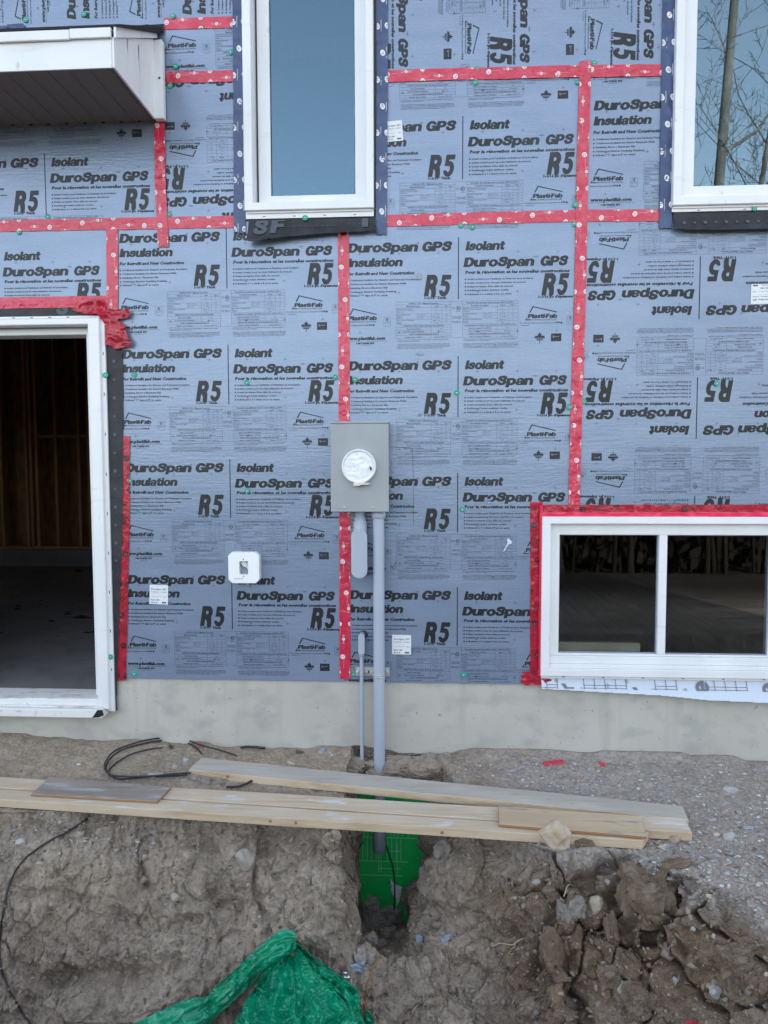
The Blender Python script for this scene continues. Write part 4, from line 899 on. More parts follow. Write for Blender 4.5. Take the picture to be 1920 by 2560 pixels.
# ------------------------------------------------------------------ green cap washers
mb = MB(); mb.lathe((0, 0, 0), (0, -1, 0), [(0, .0150), (.0015, .0150), (.0032, .0125), (.0036, .0095), (.0022, .0075), (.0022, 0)], 20, 0)
mb.lathe((0, -.0022, 0), (0, -1, 0), [(0, .004), (.002, .004), (.0028, .002), (.0028, 0)], 8, 1)
caps = [((210, 36), 0, 'on the sideways word that starts with D above the porch'), ((65, 50), 0, 'half hidden behind navy tape above the porch'), ((433, 42), 0, 'above the topmost short red tape'), ((577, 131), 0, 'at the edge of the navy tape beside the small board strip'), ((440, 167), 0, 'on the web address of the small board strip'), ((425, 215), 0, 'just under the second short red tape by the porch'),
        ((120, 542), 0, 'at the foot of the centre rule under the soffit'), ((423, 537), 0, 'right of the upright tape, just above the long level tape'), ((48, 581), 0, 'below the long level tape at the far left'), ((763, 545), -.022, 'on the bottom flange of the tall window'), ((1188, 207), 0, 'below the level tape under the sideways print'), ((1191, 173), 0, 'above the level tape under the sideways print'),
        ((1152, 564), 0, 'first of two under the tape between the upper windows'), ((1181, 568), 0, 'second of two under the tape between the upper windows'), ((1485, 158), 0, 'beside the top of the longest upright tape'), ((1445, 206), 0, 'peeking from the left edge of the longest upright tape near its top'), ((1438, 513), 0, 'in the upper left angle of the tape crossing beside the fixed window'), ((1435, 560), 0, 'in the lower left angle of the tape crossing beside the fixed window'),
        ((1886, 521), -.022, 'on the bottom flange of the window that reflects trees'), ((264, 938), -.020, 'high on the side flange of the doorway frame'), ((336, 937), 0, 'on the second word Insulation from the top beside the doorway'), ((617, 957), 0, 'over the small French bullet list left of the meter'), ((838, 943), 0, 'at the left edge of the middle upright tape above the meter'),
        ((888, 949), 0, 'on the word Insulation just right of the middle tape'), ((1142, 982), 0, 'on the centre rule of the board right of the meter'), ((1423, 1018), 0, 'by the big R5 left of the longest tape'), ((1459, 1004), 0, 'by the upside down R5 right of the longest tape'), ((1792, 959), 0, 'on the upside down R5 near the right edge'), ((325, 1202), 0, 'on the third word Insulation from the top beside the doorway'),
        ((618, 1227), 0, 'beside the word Pour left of the meter box'), ((1156, 1273), 0, 'above the bullet list left of the low window'), ((1159, 1687), 0, 'in the lowest table left of the low window'), ((884, 1685), 0, 'half behind the strut bracket'), ((336, 1684), 0, 'lowest one, under the web address beside the doorway'), ((277, 1642), -.020, 'low on the side flange of the doorway frame')]
c0 = None
for (u, v), y, lab in caps:
    p = W(u, v, y)
    if c0 is None: o = c0 = mb.build('cap_washer', [MT['cap'], MT['zinc']])
    else: o = c0.copy(); C.objects.link(o)
    o.location = (p.x, y-.0015-(.004 if u in (838, 1438, 1423, 433, 440) else 0), p.z); o.rotation_euler = (R(random.uniform(-9, 9)), random.uniform(0, 3), R(random.uniform(-9, 9)))
    tag(o, 'green cap washer '+lab, 'cap washer', 'green cap washers')

# wear on the boards: gouges and a pencil line
def gouge(pts, lab, m='foam', d=.004):
    o = crumple('board_gouge', wpts(pts), -.0012, m, d, 60, len(pts)+int(pts[0][0]) % 17, None, .003); tag(o, lab, 'gouge'); return o
gouge([(1040, 682), (1053, 684), (1054, 700), (1046, 699), (1040, 694)], 'small torn dent beside the upper R5 right of the middle tape')
gouge([(1038, 884), (1048, 878), (1060, 884), (1052, 890)], 'small curled nick above the second big brand line', 'foil')
gouge([(1044, 1036), (1053, 1030), (1058, 1018), (1052, 1040), (1047, 1042)], 'small curled nick left of an R5 above the meter', 'foil')
gouge([(1254, 1384), (1262, 1370), (1268, 1356), (1266, 1348), (1272, 1345), (1281, 1356), (1275, 1361), (1272, 1359), (1264, 1374)], 'pale scratch torn through the French table left of the low window', 'wrap', .002)
gouge([(1216, 1248), (1228, 1246), (1226, 1262), (1219, 1258)], 'small round puncture in the brand word left of the low window', 'foil')
flat_o = flat('pencil_line', np.concatenate([stroke(wpts([(975, 1117), (1030, 1120), (1034, 1200), (1033, 1313)]), .0016), stroke(wpts([(976, 1405), (981, 1420), (990, 1404), (986, 1425), (975, 1414), (979, 1432)]), .0013), stroke(wpts([(977, 1150), (980, 1160), (975, 1172), (981, 1180), (976, 1195)]), .0013)]), -.0012, MT['ink'], None)
tag(flat_o, 'thin pencil marks on the board to the right of the meter box', 'pencil mark')

# ------------------------------------------------------------------ ground with the dug pit
def axis(segs):
    out = []
    for a, b, d in segs: out += list(np.arange(a, b-1e-9, d))
    return np.array(out+[segs[-1][1]])
gx = axis([(-60, -10, 10), (-10, -3, .5), (-3, -2.55, .05), (-2.55, 2.05, .0040), (2.05, 3, .05), (3, 10, .5), (10, 60, 10)])
gy = -axis([(-40, -8, 8), (-8, -.2, .6), (-.2, -.0095, .06), (-.0095, .0, .0095), (0, .50, .0062), (.50, 1.62, .0025), (1.62, 2.0, .02), (2.0, 5, .1), (5, 10, .5), (10, 60, 5)])
X, Y = np.meshgrid(gx, gy); nx, ny = len(gx), len(gy)
LIPX = [-60, -6, -2.2, -1.2, -.5, -.16, -.02, .10, .26, .40, .50, .85, 1.0, 1.2, 1.5, 2.5, 6, 60]
LIPY = [-.55, -.60, -.64, -.69, -.73, -.74, -.70, -.62, -.60, -.80, -.90, -.93, -1.10, -1.30, -1.50, -1.85, -2.2, -2.2]
def smax(a, b, k): return np.maximum(a, b)+np.log1p(np.exp(-np.abs(a-b)/k))*k
p2 = np.stack([X.ravel(), Y.ravel(), np.zeros(X.size)], 1)
wob = (fbm(p2*np.array([2.6, 2.6, 1]), 4, 3)*.055).reshape(X.shape)
near = np.clip(1-np.abs(X)/4, 0, 1)*np.clip((Y+8)/5, 0, 1)
lip = np.interp(X, LIPX, LIPY)
d = lip-Y+wob*np.clip(near*4, 0, 1)
tan = np.interp(X, [-3, -1.0, -.45, -.1, .1, .35, .5, .9, 1.1, 1.6], [1.75, 1.9, 2.2, 2.4, 2.3, 1.6, 1.30, 1.25, 1.05, .9])
floor = np.interp(X, [-3, -.5, .2, 1.5], [.80, .80, .72, .70])
grade = -.038*sstep(-Y/.45)*np.clip((Y+60)/1, 0, 1)+.018*np.clip(-X-.6, 0, 2)*np.exp(-(Y/.25)**2)
foot = (.030*np.clip(fbm(p2*np.array([3.3, 2, 1.])+4, 4, 19)+.25, -.3, 1)).reshape(X.shape)*np.exp(-(np.clip(Y, -9, 0)/.075)**2)*(np.abs(X) < 2.6)*(Y > -.5); grade = grade+foot
face = grade-np.clip(d, 0, None)*tan
pit = smax(face, -floor, .035)
# near side of the pit rises again to the yard the photographer stands in
rise = -floor+np.clip(-2.45-Y, 0, None)*1.3
H = np.where(Y < -2.0, np.minimum(np.maximum(pit, rise), -.04), pit)
far = sstep((-Y-6)/4); H = H*(1-far)+(-.04-.42*sstep((-Y-6)/3))*far
# slot dug in to the foundation
zs_ = -.95+.48*np.clip(-Y, 0, .75)
nz = (fbm(p2*np.array([5, 5, 1.])+9, 3, 17)*.03).reshape(X.shape)
xl = -.43+nz*.8+.04*np.clip(-Y, 0, 1); xr = .10+nz+.16*np.clip(-Y-.08, 0, 1)
hL = sstep((X-xl)/.05); hR = sstep((xr-X)/(.20+.22*np.clip(-Y-.08, 0, 1)))
cut = np.clip(hL*hR*1.0, 0, 1)*np.where(Y > .003, 0, 1)*(Y > -1.25)*sstep((Y+1.25)/.2)
H = np.minimum(H, H*(1-cut)+np.minimum(zs_, H)*cut)
H[Y > .02] = np.minimum(H[Y > .02], -.05)
P0 = np.stack([X, Y, H], -1)
# relief along the surface normal
gxv = np.gradient(P0, axis=1); gyv = np.gradient(P0, axis=0)
N = np.cross(gyv, gxv); N /= np.linalg.norm(N, axis=-1, keepdims=True)+1e-12; N = np.where(N[..., 2:3] < 0, -N, N)
P = P0.reshape(-1, 3).copy(); N = N.reshape(-1, 3)
fine = ((X > -2.7) & (X < 2.2) & (Y < .03) & (Y > -1.75)).ravel()
Q = P[fine]; steep = np.clip(1-N[fine][:, 2], 0, 1)
steep = np.clip(steep*2.2, 0, 1); deep = np.clip((-.08-Q[:, 2])/.1, 0, 1); fc = np.maximum(steep, deep)
U, Vp = project(Q)
qs = Q*np.array([1, 1, .8])
dsp = .055*fbm(qs*4.2, 3, 21)*fc + .006*fbm(Q*5, 3, 22)*(1-fc)
wq = Q+.03*np.stack([vnoise(Q*9, 61), vnoise(Q*9, 62), vnoise(Q*9, 63)], 1)+.010*np.stack([vnoise(Q*28, 64), vnoise(Q*28, 65), vnoise(Q*28, 66)], 1)
d1, d2, cid = cells(wq*np.array([10, 10, 8]), 31)
right = sstep((Q[:, 0]-.30)/.2)
lump = vnoise(Q*3.1, 44)
dsp += fc*(cid-.5)*(.030+.026*right)*np.clip((d2-d1)/.07, 0, 1)
dsp -= fc*(.012+.016*right)*np.exp(-((d2-d1)/.05)**2)*np.clip(.5+lump*1.5, 0, 1.2)
e1, e2, eid = cells(wq*27, 37); loose = np.clip(.55+1.3*vnoise(Q*4, 46), 0, 1)
dsp += (.0016+.0095*fc)*(eid-.5)*np.clip((e2-e1)/.09, 0, 1)*loose
e1, e2, eid = cells(Q*62+.25*vnoise(Q*40, 3)[:, None], 39); dsp += (.0022+.0052*fc)*((eid-.5)*np.clip((e2-e1)/.12, 0, 1)-.35*np.exp(-((e2-e1)/.10)**2))*(.35+loose)
dsp += (.0030+.008*fc)*fbm(Q*30, 4, 23, .62)
for fq, am, sd in ((30, .0125, 101), (58, .0072, 102), (110, .0040, 103)):
    h1, h2, hid_ = cells(Q*fq+.3*vnoise(Q*fq*.4, sd)[:, None], sd); dsp += (fc+.12*(1-fc))*am*(np.sqrt(np.clip(1-(h1*1.05)**2, 0, 1))-.6)*(.35+.8*hid_)*np.clip(.35+.9*vnoise(Q*6+sd, sd+9)+.4*loose, .1, 1.3)
cr = np.abs(vnoise(wq*np.array([5, 5, 4]), 26)); dsp -= fc*.026*np.exp(-(cr/.035)**2)*np.clip(vnoise(Q*3, 27)*2.5+.2, 0, 1)
cr = np.abs(vnoise(wq*np.array([13, 13, 11]), 28)); dsp -= fc*.011*np.exp(-(cr/.05)**2)*np.clip(vnoise(Q*5, 29)*2.5+.3, 0, 1)
b1, b2, bid = cells(wq*np.array([4.6, 4.6, 3.4])+1.7, 33); dsp += right*fc*((bid-.5)*.065*np.clip((b2-b1)/.05, 0, 1)-.075*np.exp(-((b2-b1)/.035)**2))
st = vnoise(np.stack([Q[:, 0]*2.2, Q[:, 1]*2, Q[:, 2]*9+1.2*vnoise(Q*2.5, 30)], 1), 32); dsp += fc*.022*np.tanh(st*5)
und = np.exp(-((Q[:, 2]+.13)/.07)**2)*fc; dsp -= .05*und
# bucket tooth scrapes: grooves that run down the face
scr = np.clip(vnoise(np.stack([Q[:, 0]*3.2, Q[:, 2]*1.6, Q[:, 1]*0], 1), 51)-.05, 0, 1)*(Q[:, 0] < .1)+.8*np.exp(-((U-575)/75)**2)*np.clip(vnoise(Q*4, 55)+.6, 0, 1)
dsp += fc*.018*scr*vnoise(np.stack([Q[:, 0]*62, Q[:, 1]*6, Q[:, 2]*5], 1), 52)
dsp += fc*.010*scr*vnoise(np.stack([Q[:, 0]*130, Q[:, 1]*12, Q[:, 2]*9], 1), 53)
def n2p(L): return [(1200+a*.434, 1800+b*.434) for a, b in L]
def groove(L, wd, dp):
    global dsp
    dist = np.full(len(U), 1e9)
    for (ax, ay), (bx, by) in zip(L, L[1:]):
        l = (bx-ax)**2+(by-ay)**2+1e-9; t = np.clip(((U-ax)*(bx-ax)+(Vp-ay)*(by-ay))/l, 0, 1)
        dist = np.minimum(dist, np.hypot(U-ax-t*(bx-ax), Vp-ay-t*(by-ay)))
    dist = dist+6*vnoise(Q*30, 71)+3*vnoise(Q*75, 72)
    dsp -= dp*np.exp(-(np.clip(dist, 0, None)/wd)**2)
groove(n2p([(840, 815), (700, 850), (640, 905), (520, 955), (430, 1010)]), 15, .085)
groove(n2p([(430, 1010), (395, 1130), (330, 1240), (285, 1390), (235, 1500)]), 10, .10)
groove(n2p([(500, 1420), (530, 1520), (600, 1620), (640, 1740)]), 26, .12)
groove(n2p([(335, 1420), (352, 1560)]), 6, .05)
groove(n2p([(1110, 900), (1085, 1040), (1105, 1180), (1160, 1330)]), 12, .06)
groove(n2p([(795, 900), (775, 1040), (800, 1140), (880, 1250)]), 12, .07)
groove(n2p([(560, 1080), (620, 1010), (760, 985)]), 30, .06)
groove(n2p([(960, 1230), (1010, 1340), (1150, 1420)]), 10, .04)
groove([(628, 2140), (640, 2230), (672, 2330)], 9, .05)
groove([(768, 2215), (772, 2290)], 14, .045)
groove([(352, 2165), (366, 2210)], 13, .07); groove([(60, 2235), (160, 2228), (230, 2250)], 14, .035); groove([(300, 2290), (410, 2330), (470, 2300)], 16, .04); groove([(470, 2050), (505, 2120), (530, 2200), (525, 2270)], 38, .075); groove([(640, 2070), (655, 2120)], 24, .05)
groove([(140, 2455), (260, 2440), (330, 2450), (425, 2412)], 34, .085); groove([(30, 2410), (120, 2460), (180, 2440)], 16, .04)
groove([(850, 2060), (865, 2110), (880, 2170)], 22, .03); groove([(1225, 2110), (1260, 2170), (1230, 2240), (1190, 2270)], 26, .07); groove([(1060, 2140), (1040, 2200)], 16, .04)
# a paler scraped spoil slope falls from the right bank to the lower middle
rim = np.exp(-(((U-1120)/90)**2+((Vp-2350)/130)**2)); dsp += .05*rim
P[fine] = Q+N[fine]*(dsp*np.clip((-.012-Q[:, 1])/.05, 0, 1)*np.clip((Q[:, 1]+1.75)/.1, 0, 1))[:, None]
P[(P[:, 1] > .001) & fine, 1] = np.maximum(P[(P[:, 1] > .001) & fine, 1], .0095)
# soil colours: pale dry silt, brown moist chunks, grey gravelly top
ncol = len(P); col = np.empty((ncol, 4), np.float32); col[:, 3] = 1
dry = np.array([.39, .327, .262]); brown = np.array([.195, .134, .086]); grav = np.array([.375, .33, .295]); clay = np.array([.29, .24, .193]); tan_ = np.array([.41, .335, .25]); litter = np.array([.050, .038, .027])
c = np.tile(clay, (ncol, 1)); Qa = P
m1 = np.clip(.5+.9*fbm(Qa*3.5, 4, 81), 0, 1)[:, None]; c = c*(1-m1)+dry*m1
UU, VV = project(P)
ok = (P[:, 1] > -3)
def zone(cx, cy, rx, ry, cc, amt):
    global c
    w_ = np.clip(1.6-1.2*np.hypot((UU-cx)/rx, (VV-cy)/ry)+.5*vnoise(Qa*9, 91), 0, 1)*amt*ok; c = c*(1-w_[:, None])+cc*w_[:, None]
zone(1580, 2350, 330, 260, brown, .9); zone(1290, 2330, 120, 180, brown, .55); zone(1800, 2470, 240, 150, brown, .7); zone(1130, 2420, 110, 170, dry*1.08, .7); zone(200, 2200, 170, 90, tan_, .5); zone(330, 2120, 260, 60, dry*1.12, .5)
g = (np.clip((.16-np.abs(P[:, 2]))/.08, 0, 1)*np.clip((P[:, 0]-.15)/.35+.3*vnoise(Qa*4, 93), 0, 1)*ok)[:, None]; c = c*(1-g)+grav*g
g = (np.clip((.09+P[:, 2])/.05, 0, 1)*np.clip(-(P[:, 0]-.1)/.3, 0, 1)*ok)[:, None]*.55; c = c*(1-g)+tan_*.92*g
yard = np.clip((-P[:, 1]-4.2)/1.5, 0, 1)[:, None]; c = c*(1-yard)+litter*yard
fl_ = vnoise(Qa*70, 95)[:, None]; c = c*(1+.20*fl_+.13*vnoise(Qa*22, 96)[:, None]+.16*np.clip(vnoise(Qa*150, 97), -.6, 1)[:, None]); col[:, :3] = c
MT['soil'] = mat('soil', (.3, .26, .22), .95, 0, .15, [((85, 85, 85), .9, .014, 6), ((330, 330, 330), .8, .005, 3)], [((300, 300, 300), (.50, .47, .43), .67, .72, 1), ((140, 140, 140), (.14, .11, .085), .67, .78, 3)], 'soil')
idx = np.arange(nx*ny).reshape(ny, nx); F = np.stack([idx[:-1, :-1], idx[1:, :-1], idx[1:, 1:], idx[:-1, 1:]], -1).reshape(-1, 4)
ground = mesh_np('ground', P, F, MT['soil'], None, True); tag(ground, kind='structure')
at = ground.data.color_attributes.new('soil', 'FLOAT_COLOR', 'POINT'); at.data.foreach_set('color', col.ravel())
# a light tree of the visible part for resting things on it
fi = np.where(fine)[0]; rm = -np.ones(len(P), np.int64)
sel = np.zeros((ny, nx), bool); sel.ravel()[fi] = True
keep = sel[:-1, :-1] & sel[1:, 1:]; Fb = F.reshape(ny-1, nx-1, 4)[keep]
rm[fi] = np.arange(len(fi)); BV = BVHTree.FromPolygons([tuple(p) for p in P[fi]], rm[Fb].tolist())
def hit(u, v):
    h = BV.ray_cast(CAMPOS, ray(u, v).normalized())
    if h[0] is None and v > 2400: p = G(u, v, -.80); return p, Vector((0, -.5, .86))
    if h[0] is None: p = G(u, v, -.05); return p, Vector((0, 0, 1))
    n = h[1]; return h[0], (n if n.dot(ray(u, v)) < 0 else -n)
def drop(x, y, z0=1.0):
    h = BV.ray_cast(Vector((x, y, z0)), Vector((0, 0, -1))); return h[0].z if h[0] else -.04
PXM = lambda p: (p-CAMPOS).dot(f_)/FPX           # metres per photo pixel at a point

# ------------------------------------------------------------------ stones, clods, gravel
_ico = {}
def ico(sub):
    if sub not in _ico:
        bm = bmesh.new(); bmesh.ops.create_icosphere(bm, subdivisions=sub, radius=1); bm.verts.ensure_lookup_table()
        _ico[sub] = (np.array([v.co[:] for v in bm.verts]), np.array([[v.index for v in f.verts] for f in bm.faces])); bm.free()
    return _ico[sub]
def stonemat(name, col, col2, rough=.8):
    return mat(name, col, rough, 0, .3, [((60, 60, 60), .4, .003, 5)], [((14, 14, 14), col2, .42, .68), ((70, 70, 70), tuple(a*.7 for a in col), .6, .75)])
MT['stone_tan'] = stonemat('tan_stone', (.44, .34, .23), (.54, .46, .36)); MT['stone_grey'] = stonemat('grey_stone', (.34, .34, .335), (.42, .41, .39)); MT['stone_pink'] = stonemat('pink_stone', (.35, .24, .19), (.40, .33, .28))
MT['stone_blue'] = stonemat('bluish_stone', (.29, .31, .33), (.38, .395, .41)); MT['stone_white'] = stonemat('white_stone', (.58, .57, .55), (.50, .49, .47)); MT['stone_cream'] = stonemat('cream_stone', (.46, .40, .30), (.38, .33, .26)); MT['stone_dusty'] = stonemat('dusty_stone', (.33, .30, .26), (.40, .36, .31))
MT['clod_slot'] = mat('brightened_slot_soil', (.36, .33, .295), .95, 0, .1, [((120, 120, 120), .7, .006, 6)], [((25, 25, 25), (.28, .25, .22), .4, .7)])  # paler than the other grey clods: missing slot light put into the colour
MT['clod_dry'] = mat('dry_soil', (.34, .28, .22), .95, 0, .1, [((130, 130, 130), .8, .006, 5)], [((30, 30, 30), (.27, .22, .172), .4, .7)])
MT['ledge'] = mat('soil_ledge', (.33, .275, .22), .95, 0, .1, [((100, 100, 100), .8, .010, 6)], [((20, 20, 20), (.26, .215, .17), .4, .7), ((240, 240, 240), (.46, .43, .39), .66, .73, 1)])
MT['clod_brown'] = mat('brown_soil', (.155, .118, .082), .95, 0, .1, [((120, 120, 120), .6, .005, 6)], [((18, 18, 18), (.22, .175, .13), .4, .7), ((220, 220, 220), (.38, .35, .31), .66, .74, 2)])
MT['clod_grey'] = mat('grey_soil', (.245, .22, .19), .95, 0, .1, [((120, 120, 120), .6, .005, 6)], [((18, 18, 18), (.27, .245, .215), .4, .7), ((220, 220, 220), (.36, .34, .31), .68, .76, 2)])
def lump_mesh(name, u, v, w_, h_, m, seed, kind='rock', sink=.25, depth=None, tilt=0):
    """a stone or clod w x h photo pixels large, half bedded where the photo shows it"""
    p, n = hit(u, v); k = PXM(p); a, b = w_*k/2, h_*k/2; dp = depth*k/2 if depth else min(a, b)
    V, F = ico(5 if kind == 'clod' and w_ > 60 else 4 if w_ > 25 else 3); V = V.copy(); s = seed*3.7
    if kind == 'rock':
        r = 1+.20*fbm(V*1.1+s, 2, seed)+.05*fbm(V*4+s, 2, seed+3)
        rg = np.random.default_rng(seed)
        for _ in range(11):
            nv = rg.normal(size=3); nv /= np.linalg.norm(nv); ex = np.clip(V@nv-rg.uniform(.66, .88), 0, None); V = V-ex[:, None]*nv*.92
    else:
        r = 1+.34*fbm(V*1.5+s, 4, seed)+.13*(cells(V*2.4+s, seed)[2]-.5)+.05*fbm(V*9+s, 3, seed+5)
        V = np.sign(V)*np.abs(V)**.72
    V = V*r[:, None]; c, s_ = math.cos(tilt), math.sin(tilt)
    V = np.stack([V[:, 0]*a, V[:, 1]*dp, V[:, 2]*b], 1); V = np.stack([V[:, 0]*c-V[:, 2]*s_, V[:, 1], V[:, 0]*s_+V[:, 2]*c], 1)
    R3 = np.array([_r, _f, _u]); cen = np.array(p)+np.array(n)*min(dp, b)*(1-2*sink)*.5
    o = mesh_np(name, V@R3, F, MT[m], None, kind == 'rock'); o.location = cen; return o
ROCKS = [(1393, 2104, 98, 74, 'stone_tan', 'large tan stone sitting at the front edge of the plywood offcut', -.1, -.25), (1489, 2264, 40, 56, 'stone_cream', 'upright buff stone bedded in the cracked brown bank', .3, 0), (1664, 2374, 46, 54, 'stone_pink', 'smooth pinkish stone bedded low in the right bank', .3, -.4),
 (1824, 2095, 38, 26, 'stone_grey', 'rounded pale grey stone on the gravel right of the plank ends', .2, 0), (1793, 2088, 22, 14, 'stone_tan', 'small tan stone touching the rounded grey one', .25, 0), (1686, 2104, 34, 26, 'stone_pink', 'small reddish stone under the end of the upper long plank', .25, .3), (1655, 2119, 18, 14, 'stone_cream', 'small yellowish stone below the plank ends', .25, 0),
 (1788, 2480, 34, 30, 'stone_grey', 'grey stone bedded near the bottom right corner', .35, -.5), (1733, 2320, 14, 16, 'stone_grey', 'small white stone high in the right bank', .3, .6), (1786, 2341, 12, 16, 'stone_cream', 'small cream stone right of the white one in the bank', .3, .7), (1511, 2409, 18, 14, 'stone_dusty', 'small buff pebble below the cracked bank', .3, .3), (1622, 2413, 14, 12, 'stone_pink', 'small brown pebble left of the smooth pink stone', .3, 0),
 (1672, 2196, 16, 10, 'stone_grey', 'small grey pebble on top of the cracked bank', .25, 0), (1590, 2163, 20, 14, 'stone_grey', 'grey pebble at the top of the big brown clod', .25, .2), (1685, 2450, 16, 18, 'stone_blue', 'small bluish pebble low in the right bank', .3, 0), (1776, 2243, 28, 12, 'stone_cream', 'long flat cream stone on the gravel slope', .3, -.4), (1808, 2250, 22, 10, 'stone_dusty', 'flat dusty stone beside the long cream one', .3, 0),
 (1895, 2214, 14, 14, 'stone_tan', 'small tan stone on the gravel at the right edge', .3, 0), (1746, 2106, 14, 10, 'stone_tan', 'tiny orange pebble beside the plank end', .3, 0), (1730, 2107, 22, 10, 'stone_blue', 'flat bluish pebble beside the plank end', .3, 0), (1870, 2072, 36, 16, 'stone_blue', 'flat bluish slate chip on the gravel right of the planks', .4, 0), (1783, 2050, 24, 10, 'stone_blue', 'flat grey slate chip behind the plank ends', .4, 0), (1826, 1976, 50, 22, 'stone_grey', 'broad pale stone almost buried in the gravel', .6, 0), (1475, 1925, 16, 12, 'stone_blue', 'bluish pebble between the two red tape scraps', .3, 0), (1283, 1928, 24, 12, 'stone_blue', 'bluish slate chip left of the red tape scrap', .4, 0),
 (616, 2150, 52, 62, 'stone_dusty', 'layered cream stone bedded in the scraped left face', .75, .4), (355, 2198, 28, 22, 'stone_dusty', 'dusty angular stone in the middle of the left face', .35, .3), (442, 2242, 26, 22, 'stone_dusty', 'dusty stone below and right of the angular one', .35, -.2), (388, 1941, 48, 22, 'stone_dusty', 'dusty half buried stone inside the cable loop', .45, 0), (466, 1903, 17, 15, 'stone_blue', 'bluish pebble beside the end of the upper long plank', .3, 0), (438, 1921, 18, 16, 'stone_dusty', 'dusty pebble in front of the upper long plank end', .3, 0),
 (52, 2106, 30, 22, 'stone_grey', 'grey stone high on the left slope below the plank', .35, 0), (104, 2158, 28, 12, 'stone_pink', 'flat pinkish stone on the left slope beside the cable', .35, .1), (150, 2055, 10, 12, 'stone_blue', 'pale pebble just below the front plank at the left', .3, 0), (200, 2085, 20, 12, 'stone_dusty', 'dusty pebble on the left slope right of the cable', .3, 0), (648, 2293, 9, 12, 'stone_cream', 'tiny white pebble above the green sheet', .3, 0), (620, 2212, 11, 9, 'stone_cream', 'tiny cream pebble below the layered stone', .3, 0),
 (1560, 2478, 30, 34, 'stone_dusty', 'dusty rounded stone near the bottom below the cracked bank', .4, 0), (1880, 2512, 16, 10, 'stone_blue', 'bluish chip at the bottom right', .4, 0), (1340, 2205, 22, 16, 'stone_grey', 'pale stone in the hollow below the large tan stone', .35, 0), (1520, 2205, 14, 14, 'stone_grey', 'grey pebble left of the big brown clod', .3, 0), (1915, 2436, 14, 12, 'stone_cream', 'white pebble at the right edge near the bottom', .3, 0)]
for i, (u, v, a, b, m, lab, sk, tl) in enumerate(ROCKS):
    tag(lump_mesh('stone', u, v, a, b, m, 100+i, 'rock', sk, None, tl), lab, 'stone', 'loose stones in the soil and gravel')
CLODS = [(1606, 2236, 124, 132, 'clod_brown', 'largest brown clod standing in the cracked right bank', .35, 0), (1415, 2290, 46, 70, 'clod_grey', 'dark grey upright clod left of the buff stone', .35, .1), (1444, 2268, 40, 44, 'clod_grey', 'dark crumbly clod touching the buff stone from the left', .35, 0), (1527, 2440, 54, 50, 'clod_brown', 'square brown clod below the cracked bank', .3, .1), (1461, 2113, 38, 34, 'clod_brown', 'dark brown clod beside the large tan stone', .2, .2), (1594, 2500, 70, 60, 'clod_brown', 'rounded crumbly clod near the bottom of the right bank', .4, 0),
 (1528, 2325, 26, 80, 'clod_brown', 'tall thin brown clod below the buff stone', .4, .15), (1380, 2372, 44, 90, 'clod_brown', 'tall brown slab of soil beside the long crack', .5, .2), (1690, 2165, 60, 36, 'clod_brown', 'broken brown ledge of soil below the plank ends', .5, .1), (1846, 2395, 90, 60, 'clod_brown', 'broad crumbly lump at the right edge of the bank', .55, .1),
 (931, 2268, 44, 56, 'clod_slot', 'squarish grey clod in front of the green membrane', .2, .1), (978, 2282, 48, 38, 'clod_slot', 'wide grey clod right of the squarish one at the membrane', .2, -.1), (938, 2313, 66, 28, 'clod_slot', 'long flat grey clod below the two at the membrane', .25, .2), (970, 2335, 38, 24, 'clod_slot', 'grey clod on the slot floor right of the long flat one', .25, .1), (925, 2350, 34, 26, 'clod_slot', 'small grey clod on the slot floor left side', .25, 0), (905, 2385, 36, 34, 'clod_slot', 'grey clod lower down on the slot floor', .25, .3), (930, 2388, 24, 28, 'clod_slot', 'narrow grey clod beside the lower one in the slot', .25, 0), (950, 2365, 26, 20, 'clod_slot', 'small clod in the middle of the slot floor', .25, 0),
 (487, 1948, 26, 18, 'clod_grey', 'crumbly clod under the end of the upper long plank', .3, 0), (515, 1955, 30, 22, 'clod_grey', 'second crumbly clod under the upper long plank', .3, .2), (545, 1958, 34, 18, 'clod_grey', 'third flat clod between the two planks', .3, 0), (1105, 2120, 40, 40, 'clod_grey', 'lump on the right edge of the slot under the plank', .5, 0)]
for i, (u, v, a, b, m, lab, sk, tl) in enumerate(CLODS):
    tag(lump_mesh('soil_clod', u, v, a, b, m, 300+i, 'clod', sk, None, tl), lab, 'clod', 'broken clods of soil')
def scatter(name, n, pick, smin, smax, mats, sub, flatten, label, seed):
    rr = np.random.default_rng(seed); V0, F0 = ico(sub); Vs, Fs, Mi = [], [], []; b = 0
    for _ in range(n):
        q = pick(rr)
        if q is None: continue
        p, nn = q; s = smin*(smax/smin)**(rr.random()**2.2)
        A = rr.normal(size=(3, 3)); A, _q = np.linalg.qr(A)
        sc = s*np.array([rr.uniform(.7, 1.4), rr.uniform(.7, 1.2), rr.uniform(.45, .8)*flatten])
        V = V0*(1+(.25 if sub < 2 else .13)*rr.normal(size=(len(V0), 1)))*sc
        if flatten > .95: V = V@A.T
        else:
            t = rr.uniform(0, 6.28); V = V@np.array([[math.cos(t), math.sin(t), 0], [-math.sin(t), math.cos(t), 0], [0, 0, 1]])
        Vs.append(V+np.array(p)+np.array(nn)*s*.25); Fs.append(F0+b); Mi.append(np.full(len(F0), rr.integers(len(mats)))); b += len(V0)
    o = mesh_np(name, np.concatenate(Vs), np.concatenate(Fs), [MT[m] for m in mats], None, False)
    o.data.polygons.foreach_set('material_index', np.concatenate(Mi).astype(np.int32)); tag(o, label, None, None, 'stuff'); return o
